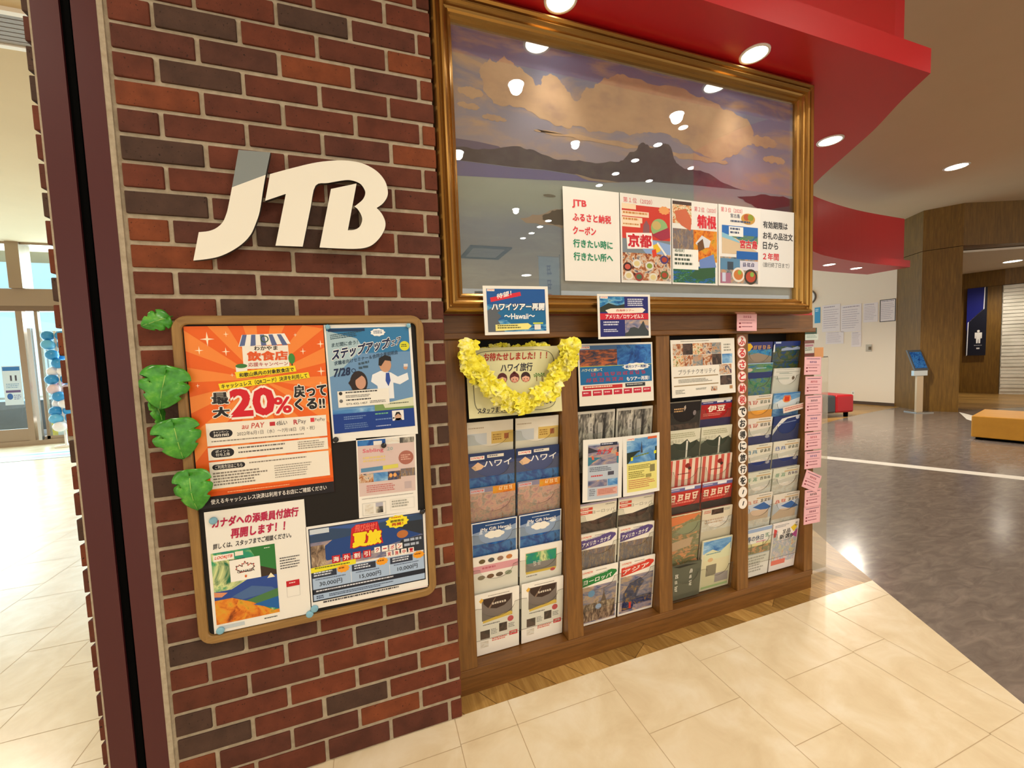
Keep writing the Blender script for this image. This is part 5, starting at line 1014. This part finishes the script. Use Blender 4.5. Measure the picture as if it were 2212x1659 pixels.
s.tagline(.05, .36, .25, .41, 'd8361c').r(.26, .355, .34, .39, 'efe8d8', 3).r(.2, .42, .5, .6, 'f2f0ea', 4).lines(.2, .415, .36, .425, 1, '2a2a2a', 5)
leaf = [(0, -1), (.12, -.6), (.32, -.72), (.28, -.3), (.62, -.6), (.66, -.42), (.95, -.48), (.84, -.2), (1, -.08), (.55, .28), (.62, .46), (.05, .4)]
leaf = leaf+[(-x, y) for x, y in leaf[::-1]]
for i in range(len(leaf)):
    a, b = leaf[i], leaf[(i+1) % len(leaf)]; P = [Vector((.35+p[0]*.095, .505+p[1]*.062)) for p in (a, b)]; d = P[1]-P[0]; nn = Vector((-d.y, d.x)); nn = nn.normalized()*.0035 if nn.length else nn
    s.poly([P[0]-nn, P[1]-nn, P[1]+nn, P[0]+nn], ('5a2a24' if i % 3 else 'c84a3a'), 5)
s.t('CANADA', .27, .515, .44, .535, '2a2422', .02, 7).e(.35, .57, .012, .012, 'd86a3a', 5).lines(.55, .36, .62, .37, 1, 'e8f0e0', 4)
s.lines(.7, .47, .93, .58, 5, '4a4a50', 3, .4).r(.75, .68, .89, .73, 'c01e2c', 3).lines(.78, .695, .86, .71, 1, 'f0d0d0', 4).frame(.75, .73, .89, .82, .004, 'c8c8c4', 3).lines(.5, .955, .68, .97, 1, '3a3a3a', 3).r(.05, .945, .3, .975, 'c0ccd4', 3)
s.put('notice', .276, YB-.001, .741, 0, 0, label='white notice about escorted Canada travel with maple leaf picture, lower left of the notice board', cat='notice')
# summer travel coupon poster with a second sheet behind
s = sh(.384, .278, 'ead8d8', .0008); s.r(0, 0, 1, 1, 'f0e2e0', 1); s.put('paper_sheet', .602, YB+.0008, .6945, -1.2, 0, label='pinkish sheet peeking out behind the summer coupon poster', cat='paper')
s = sh(.383, .28, 'eeece8', .0008); s.pic(.02, .03, .98, .52, 'dusk').r(.02, .03, .98, .2, '3a5a9c', 2).poly([(.02, .12), (.2, .06), (.45, .12), (.6, .08), (.98, .04), (.98, .2), (.02, .2)], '30486a', 3).poly([(.1, .3), (.2, .2), (.6, .16), (.98, .18), (.98, .3), (.5, .42), (.15, .44)], '1f4486', 3).pic(.02, .24, .14, .52, 'city', 4).poly([(.66, .12), (.98, .12), (.98, .52), (.7, .5), (.78, .34), (.98, .32)], '28303c', 4).e(.79, .27, .05, .05, 'b8703a', 5).lines(.8, .34, .96, .46, 2, 'a8b4c8', 5)
s.r(.02, .035, .18, .1, 'c8d4e0', 4); s.poly([(.36, .1), (.4, .06), (.58, .06), (.62, .34), (.34, .34)], 'c81e28', 5).t('飛び出せ！', .39, .065, .57, .15, 'e8685a', .05, 6, .1, 0, '8a1218', .1).t('夏旅', .37, .165, .6, .33, 'f4dc28', .07, 7, .05, 0, 'b81420', .13)
s.burst(.75, .1, .105, .085, 'f2e02a', 5, 11, .15).t('期間限定', .69, .075, .81, .105, '3a2a18', .03, 6).t('再開！', .7, .115, .8, .15, 'b82a20', .04, 6).lines(.7, .04, .8, .06, 1, 'b82a20', 6)
for i, x in enumerate('海外割引'): s.r(.19+i*.085, .395, .255+i*.085, .485, 'c2202c', 5).t(x, .2+i*.085, .41, .245+i*.085, .47, 'f4ece8', .03, 6)
for i, x in enumerate('クーポン'): s.r(.54+i*.065, .38, .59+i*.065, .45, 'f2efe8', 5).t(x if x != 'ー' else 'ー', .55+i*.065, .39 if x != 'ー' else .41, .58+i*.065, .44 if x != 'ー' else .42, 'c2202c', .03, 6)
for i, x in enumerate('実施中！'): s.r(.64+i*.065, .46, .69+i*.065, .53, 'f2efe8', 5); s.t(x, .652+i*.065, .47, .68+i*.065, .52, 'c2202c', .03, 6)
s.poly([(.02, .5), (.38, .48), (.38, .54), (.02, .56)], 'e8e030', 5).lines(.05, .505, .34, .53, 1, '5a6a2a', 6).r(.02, .54, .98, .9, 'a8c0e0', 3)
for i, tx in enumerate(('30,000円', '15,000円', '10,000円')):
    x = .02+i*.325; s.r(x, .55, x+.2, .63, '2c3448', 4).lines(x+.02, .56, x+.18, .62, 2, 'd0d8e8', 5).burst(x+.255, .57, .055, .05, 'f0a22a', 5, 10, .15).lines(x+.22, .55, x+.28, .58, 1, '8a4a10', 6).lines(x+.03, .645, x+.28, .665, 1, '5a6a8a', 5).t(tx, x+.06, .68, x+.24, .74, '2a3040', .01, 5).r(x+.315, .63, x+.319, .76, 'e8eef6', 5)
s.r(.02, .765, .98, .825, '1e2434', 4).lines(.05, .78, .95, .81, 1, 'd8dce8', 5).lines(.05, .845, .12, .89, 2, '3a4a6a', 5).lines(.15, .845, .7, .885, 2, '4a5a78', 5).r(.02, .9, .98, .912, '1e2434', 4).lines(.1, .925, .85, .96, 1, '4a4a50', 5).frame(.02, .03, .98, .912, .008, '26324a', 4)
s.put('poster', .602, YB-.001, .6985, -.3, 0, label='summer overseas coupon poster with yellow and red lettering, lower right of the notice board', cat='poster')
def magnet(x, z, c, r, label, group, y=-.0185):
    m = MB(); k = mat('magnet_'+c, c, .25); m.lathe([(r, 0), (r, -.004), (r*.85, -.0065), (r*.4, -.0075)], (0, 0, 0), k, 'y', 20); m.build('button_magnet', None, (x, y, z), label=label, cat='magnet', group=group)
G = 'pale blue button magnets'; B_ = '7fb4cc'
magnet(.517, 1.487, B_, .008, 'pale blue magnet at upper left of the career fair poster', G); magnet(.772, 1.489, B_, .008, 'pale blue magnet at upper right of the career fair poster', G)
magnet(.163, .905, B_, .011, 'pale blue magnet over the first letter of the Canada notice', G); magnet(.157, .558, B_, .011, 'pale blue magnet at the bottom left of the Canada notice', G)
magnet(.406, .548, B_, .0115, 'pale blue magnet at bottom right of the Canada notice, lower of a touching pair', G); magnet(.421, .563, B_, .0115, 'pale blue magnet at bottom left of the coupon poster, upper of a touching pair', G)
G = 'black button magnets'
magnet(.519, 1.118, '1c1c20', .009, 'black magnet at the lower left of the career fair poster', G); magnet(.668, 1.083, '1c1c20', .009, 'black magnet at the top of the pink school flyer', G); magnet(.785, .832, '1c1c20', .009, 'black magnet at the top right of the summer coupon poster', G)
# plastic monstera leaves down the left edge of the board
def leaf_mesh(seed, L_, W_, fold=.25, curl=.3):
    rnd = random.Random(seed); m = MB(); n = 22; rows = []
    for i in range(n+1):
        t = i/n; wv = W_*(max(math.sin(PI*min(t*1.0, 1)**.62), 0))**.62
        cut = 1-.42*max(0, math.sin(t*PI*7+.6))**6*(1 if .12 < t < .9 else 0)
        row = []
        for k in range(-5, 6):
            q = k/5; e = 1 if abs(q) < .55 else (cut if abs(q) > .75 else (1+cut)/2)
            x = q*wv*e; z = -t*L_+.5*abs(q)**1.5*W_*(1-t)**1.5
            y = -fold*abs(x)*-1 - curl*L_*math.sin(PI*t*.9)*.35-.0015*math.sin(q*9+t*20)
            row.append(m.bm.verts.new((x, y, z)))
        rows.append(row)
    for a, b in zip(rows[:-1], rows[1:]):
        for k in range(10):
            f = m.bm.faces.new((a[k], a[k+1], b[k+1], b[k])); f.smooth = True; f.material_index = m.mi(M_LEAF)
    bmesh.ops.remove_doubles(m.bm, verts=m.bm.verts[:], dist=1e-6)
    bmesh.ops.solidify(m.bm, geom=m.bm.faces[:], thickness=.0008)
    return m
G = 'plastic monstera leaves on the notice board edge'
for i, (x, z, L_, W_, rx, rz, roll, y, lab) in enumerate(((.09, 1.515, .055, .03, .2, .5, 65, -.03, 'small green plastic leaf at the top left corner of the notice board'), (.088, 1.352, .098, .06, .1, .1, 12, -.048, 'big green plastic leaf beside the orange poster middle, upper of the large ones'), (.05, 1.275, .08, .022, .1, 1.1, -14, -.03, 'narrow curled green leaf hanging below the upper big leaf'), (.098, 1.2, .095, .058, .1, .2, -8, -.048, 'big green plastic leaf below the curled one, at the poster fine print'), (.124, 1.05, .1, .055, .1, -.2, -6, -.048, 'lowest green plastic leaf beside the Canada notice top'))):
    t = thing('artificial_leaf', lab, 'leaf', (x, y, z), (rx, math.radians(roll), rz), G)
    leaf_mesh(i, L_, W_).build('blade', t)
    m = MB(); m.tube([(0, .003, .001), (0, .006, .014), (.002, .012, .02)], .0018, mat('leaf_stem', '3f7a2c', .4), 6); m.build('stem', t)
    m = MB(); m.tube([(0, -.0012-.3*L_*math.sin(PI*q*.9)*.35, -q*L_) for q in [j/8 for j in range(9)]], [.0014-.001*j/8 for j in range(9)], mat('leaf_rib', '9ac860', .35), 6); m.build('midrib', t)

# ------------------------------------------------------------------ right of the cabinet
t = thing('acrylic_stand', 'clear acrylic leaflet stand on the wood floor just right of the cabinet', 'stand', (3.09, .2, 0))
m = MB(); m.box(-.13, .125, -.002, .002, .012, 1.30, glassy('hazy_acrylic', 'f6f4ee', .01, .22, 'd8cfbe', 1.3)); m.build('panel', t)
m = MB(); m.box(-.13, .13, -.09, .09, 0, .012, M_ACRYL, .003); m.build('foot', t)
m = MB(); m.box(.0, .075, -.006, -.003, 1.3, 1.36, ink('d89a60')); m.box(-.12, .12, -.003, .003, 1.3, 1.306, M_ACEDGE); m.build('orange_tab', t, label='orange tab')
# waiting benches
M_REDV = mat('red_vinyl', 'b0121e', .38); M_GREYV = mat('dark_grey_vinyl', '3c4044', .45); M_OCHRE = noisy('ochre_vinyl', [(.3, 'b8801c'), (.7, 'c48a24')], 8, .42)
a = math.atan2(-.13, .73); t = thing('bench', 'red upholstered bench with a dark grey middle band by the cream wall', 'bench', (8.62, 4.12, 0), (0, 0, a))
for x0, x1, n, mm in ((-.75, .12, 'seat', M_REDV), (.12, .4, 'seat_band', M_GREYV), (.4, .8, 'seat', M_REDV)):
    m = MB(); m.box(x0, x1, -.3, .3, .09, .43, mm, .035, 3); m.build(n, t, **({'label': 'dark grey band'} if n == 'seat_band' else {}))
for x in (-.65, .7):
    for y in (-.22, .22): m = MB(); m.lathe([(.035, 0), (.04, .1)], (x, y, 0), M_BLACK, n=12); m.build('leg', t)
a = math.atan2(-.97, .25); t = thing('bench', 'long ochre block bench on the grey floor at the right edge', 'bench', (8.48, 1.72, 0), (0, 0, a))
m = MB(); m.box(0, 1.9, 0, .93, .035, .33, M_OCHRE, .012, 3); m.build('seat', t)
m = MB(); m.box(.04, 1.86, .04, .89, 0, .035, M_BLACK); m.build('plinth', t)
# leaflet stand by the wood pillar
t = thing('display_stand', 'slim metal display stand with tilted screen in front of the wood pillar', 'stand', (10.82, 3.42, 0), (0, 0, math.radians(-22)))
m = MB(); m.box(-.16, .16, -.14, .14, 0, .015, M_CHROME, .004); m.build('base', t)
m = MB(); m.box(-.06, .06, -.02, .02, .015, .8, mat('pole_beige', 'c8b090', .35, .4)); m.build('pole', t)
m = MB(); m.box(-.13, .13, -.03, .03, .72, .83, M_CHROME, .006); m.build('tray', t)
m = MB(); m.prism([(-.13, -.05, .83), (.13, -.05, .83), (.13, .13, 1.23), (-.13, .13, 1.23)], (0, .03, .0), mat('screen_case', '55585c', .35)); sc_ = m.build('screen_case', t)
m = MB(); m.face([(-.11, -.052+.02, .875), (.11, -.052+.02, .875), (.11, .11, 1.19), (-.11, .11, 1.19)], pic('aqua')); m.build('screen', t, (0, -.006, 0), label='bluish picture on the screen')
# things on the cream wall
TH = math.atan2(wn.x, -wn.y)
def onwall(s, n, s0, z, off=.006, **k): P = WA+wd*s0+wn*off; return s.put(n, P.x, P.y, z, 0, 0, TH, **k)
G = 'printed papers on the cream wall'
for s0, s1, z0, z1, lab, fr in ((.122, .514, 1.724, 2.371, 'big printed sheet at the left of the papers on the cream wall', 0), (.517, .932, 1.692, 2.319, 'big printed sheet in the middle of the papers on the cream wall', 0), (.962, 1.235, 1.88, 2.306, 'printed sheet just left of the black framed one on the cream wall', 0), (1.262, 1.545, 1.86, 2.343, 'black framed certificate at the right end of the cream wall', 1), (.205, .589, 1.421, 1.71, 'lower left printed sheet on the cream wall', 0), (.737, .937, 1.334, 1.68, 'lower right printed sheet on the cream wall, above the switch plate', 0)):
    s = sh(s1-s0-.006, z1-z0, 'e6dede', .002)
    s.lines(.1, .06, .9, .12, 1, '9a90a0').lines(.08, .18, .92, .92, 9, 'b8aeb8', 2, .3)
    if fr: s.frame(0, 0, 1, 1, .05, '241e1e', 4)
    onwall(s, 'framed_certificate' if fr else 'wall_paper_sheet', (s0+s1)/2, (z0+z1)/2, label=lab, cat='certificate' if fr else 'paper', group=None if fr else G)
s = sh(.127, .387, '3f9cd0', .002); s.lines(.15, .1, .85, .3, 2, 'd8eef8'); onwall(s, 'wall_paper_sheet', .018, 2.15, label='narrow sky blue sheet beside the gold frame corner on the cream wall', cat='paper', group=G)
P = WA+wd*-.2; t = thing('wall_clock', 'round wall clock half hidden behind the gold frame corner', 'clock', (P.x, P.y, 2.62), (0, 0, TH))
m = MB(); m.lathe([(.16, -.012), (.16, -.03), (.185, -.035), (.19, 0)], (0, 0, 0), mat('clock_rim', '6a6460', .4), 'y', 32); m.build('rim', t)
m = MB(); m.lathe([(.162, -.014), (.162, -.01)], (0, 0, 0), M_PAPER, 'y', 32); m.build('face', t)
m = MB(); m.box(-.004, .004, -.018, -.016, 0, .12, M_BLACK); m.build('hand', t); m = MB(); m.box(0, .08, -.021, -.019, -.005, .005, M_BLACK); m.build('hand', t)
P = WA+wd*1.079; t = thing('switch_plate', 'small wall switch plate with a dark knob on the cream wall', 'switch', (P.x, P.y, 1.295), (0, 0, TH))
m = MB(); m.box(-.057, .057, -.012, -.001, -.08, .08, mat('plate_grey', 'b8b0a0', .5), .003); m.build('plate', t); m = MB(); m.box(.0, .045, -.03, -.012, -.04, .03, mat('knob_dark', '6a5a40', .5), .004); m.build('knob', t)
P = WA+wd*.79; t = thing('outlet', 'white socket plate low on the cream wall behind the red bench', 'socket', (P.x, P.y, .25), (0, 0, TH))
m = MB(); m.box(-.035, .035, -.008, -.001, -.05, .05, M_WHITE, .003); m.build('plate', t); m = MB(); m.box(-.012, -.006, -.0095, -.008, -.02, .02, M_BLACK); m.box(.006, .012, -.0095, -.008, -.02, .02, M_BLACK); m.build('slot', t)
# toilet sign in the passage and the panel on the white tiles
s = sh(.34, 1.725, '0b0e22', .03); s.poly([(0, 0), (.86, 0), (.84, .31), (.1, .5), (.03, .62), (0, .62)], '0c1670', 1)
for A_, B_ in (((.87, 0), (.85, .32)), ((.85, .315), (.1, .505)), ((.09, .5), (.06, 1))):
    A_, B_ = Vector(A_), Vector(B_); s.poly([A_+Vector((-.025, .006)), B_+Vector((-.025, .006)), B_+Vector((.025, -.006)), A_+Vector((.025, -.006))], 'e8ecf4', 3)
s.e(.62, .64, .07, .018, 'f2f2f0', 4).poly([(.44, .66), (.8, .66), (.8, .745), (.74, .75), (.73, .7), (.72, .82), (.64, .82), (.63, .76), (.61, .76), (.6, .82), (.52, .82), (.51, .7), (.5, .75), (.44, .745)], 'f2f2f0', 4).lines(.42, .845, .82, .86, 1, 'b8b8b8', 4).r(.54, .885, .7, .905, 'd8d8d8', 4)
s.put('toilet_sign', 15.43-.028, 4.5, 1.853, 0, 0, math.atan2(-.949, .316), label='tall navy toilet sign with white person figure in the passage', cat='sign')
t = thing('wall_panel', 'small black panel on the white ribbed tile wall at the right edge', 'panel', (15.87, 3.66, 1.73), (0, 0, math.atan2(-.83, .557)))
m = MB(); m.box(-.16, .16, -.06, 0, -.23, .23, M_BLACK, .01); m.build('case', t); m = MB(); m.box(-.12, .12, -.064, -.06, -.16, .17, mat('panel_glass', '3a424c', .2)); m.build('screen', t)

# ------------------------------------------------------------------ entrance hall on the left
t = thing('balloon_column', 'column of blue and white balloons at the glass entrance', 'balloons', (-4.93, 8.62, 0))
m = MB(); m.lathe([(.16, 0), (.16, .03), (.02, .04), (.02, 2.2)], (0, 0, 0), M_WHITE, n=16); m.build('pole', t)
BL = mat('balloon_blue', '2f8cc8', .25); BL2 = mat('balloon_sky', '5fb0dc', .25); BW = mat('balloon_white', 'e8e4e4', .3); BP = mat('balloon_pale', 'd8c0c4', .3)
for i, (z, mm) in enumerate(((2.11, BL), (1.94, BL2), (1.75, BL), (1.59, BL), (1.44, BW), (1.29, BL), (1.11, BP), (.97, BL), (.83, BW), (.69, BL), (.55, BL2), (.4, BW))):
    for k in range(2):
        q = i*.7+k*PI; m = MB(); m.sphere((.1*math.cos(q), .1*math.sin(q), z), .098, mm, (1, 1, .95), 16, 12); m.build('balloon', t)
t = thing('notice_stand', 'tall white information board behind the entrance glass', 'board', (-5.4, 9.62, 0))
m = MB(); m.box(-.24, .24, -.02, .02, .5, 2.28, mat('board_frame', '8a98a0', .4, .3)); m.build('frame', t)
s = sh(.42, 1.66, 'd8f0f4', .002); s.lines(.1, .06, .9, .4, 8, 'a8d0dc').r(.12, .6, .5, .7, 'e08ab8', 2).e(.3, .64, .08, .02, '8a2a5a', 3).lines(.1, .74, .9, .9, 4, 'a8d0dc'); b_ = s.put('board_face', 0, 0, 0); b_.parent = t; b_.location = (0, -.024, 1.42)
m = MB()
for i in range(6): m.box(-.28+i*.1, -.18+i*.1, -.03, .03, .12, .46, ink('d8c020') if i % 2 == 0 else ink('e4e4da'))
m.build('striped_skirt', t, label='yellow and white striped skirt'); m = MB(); m.box(-.22, .22, -.15, .15, 0, .12, M_ALU); m.build('foot', t)
s = sh(.27, .76, 'd4e6f2', .002); s.r(.04, .02, .96, .12, '3a7cc0').r(.4, .24, .5, .38, '4a4a5a', 2).r(.66, .24, .76, .38, '4a4a5a', 2).lines(.15, .45, .85, .58, 3, '8ab0d0').r(.1, .62, .9, .68, '6a5a8a', 2).e(.3, .78, .16, .08, '3a6ab0', 2).lines(.5, .74, .9, .88, 3, '8a9ac0')
s.put('door_poster', -5.95, DY-.062, 1.2, label='pale blue poster on the left glass door of the entrance', cat='poster')
s = MB(); mp_ = [('c8d8e0', .16), ('a8c8dc', .1), ('e0a8bc', .12), ('d8e4e8', .14), ('8ab8d4', .12), ('e8e0dc', .16)]; y = 0
for c, d in mp_: s.box(-2.6, 2.6, y, y+d, 0, .006, ink(c)); y += d
s.build('entrance_mat', None, (-5.6, 7.3, .0012), (0, 0, 0), label='long pale blue and pink striped mat on the floor inside the entrance', cat='mat')
# tall banner behind the viewer, mirrored low in the picture glass
t = thing('banner_stand', 'tall pale blue banner on a pole mirrored low in the picture glass', 'banner', (3.45, -4.5, 0), (0, 0, PI))
m = MB(); m.lathe([(.2, 0), (.2, .04), (.02, .05), (.02, .0501)], (-.2, 0, 0), M_BLACK, n=16); m.build('base', t)
m = MB(); m.tube([(-.2, 0, .05), (-.2, 0, 3.02)], .012, M_CHROME, 8); m.tube([(-.2, 0, 2.98), (.2, 0, 2.98)], .008, M_CHROME, 8); m.build('pole', t)
s = sh(.36, 2.5, 'bcd8ea', .002); s.brush(.35, .05, .65, .12, 1, '4a6ab0', 2).brush(.35, .14, .65, .21, 1, '4a6ab0', 2).brush(.35, .23, .65, .3, 1, 'c85a5a', 2).brush(.35, .32, .65, .39, 1, '4a6ab0', 2).brush(.35, .42, .65, .49, 1, 'c85a5a', 2).brush(.35, .52, .65, .59, 1, '4a6ab0', 2)
b_ = s.put('cloth', 0, 0, 0); b_.parent = t; b_.location = (0, -.014, 1.72)
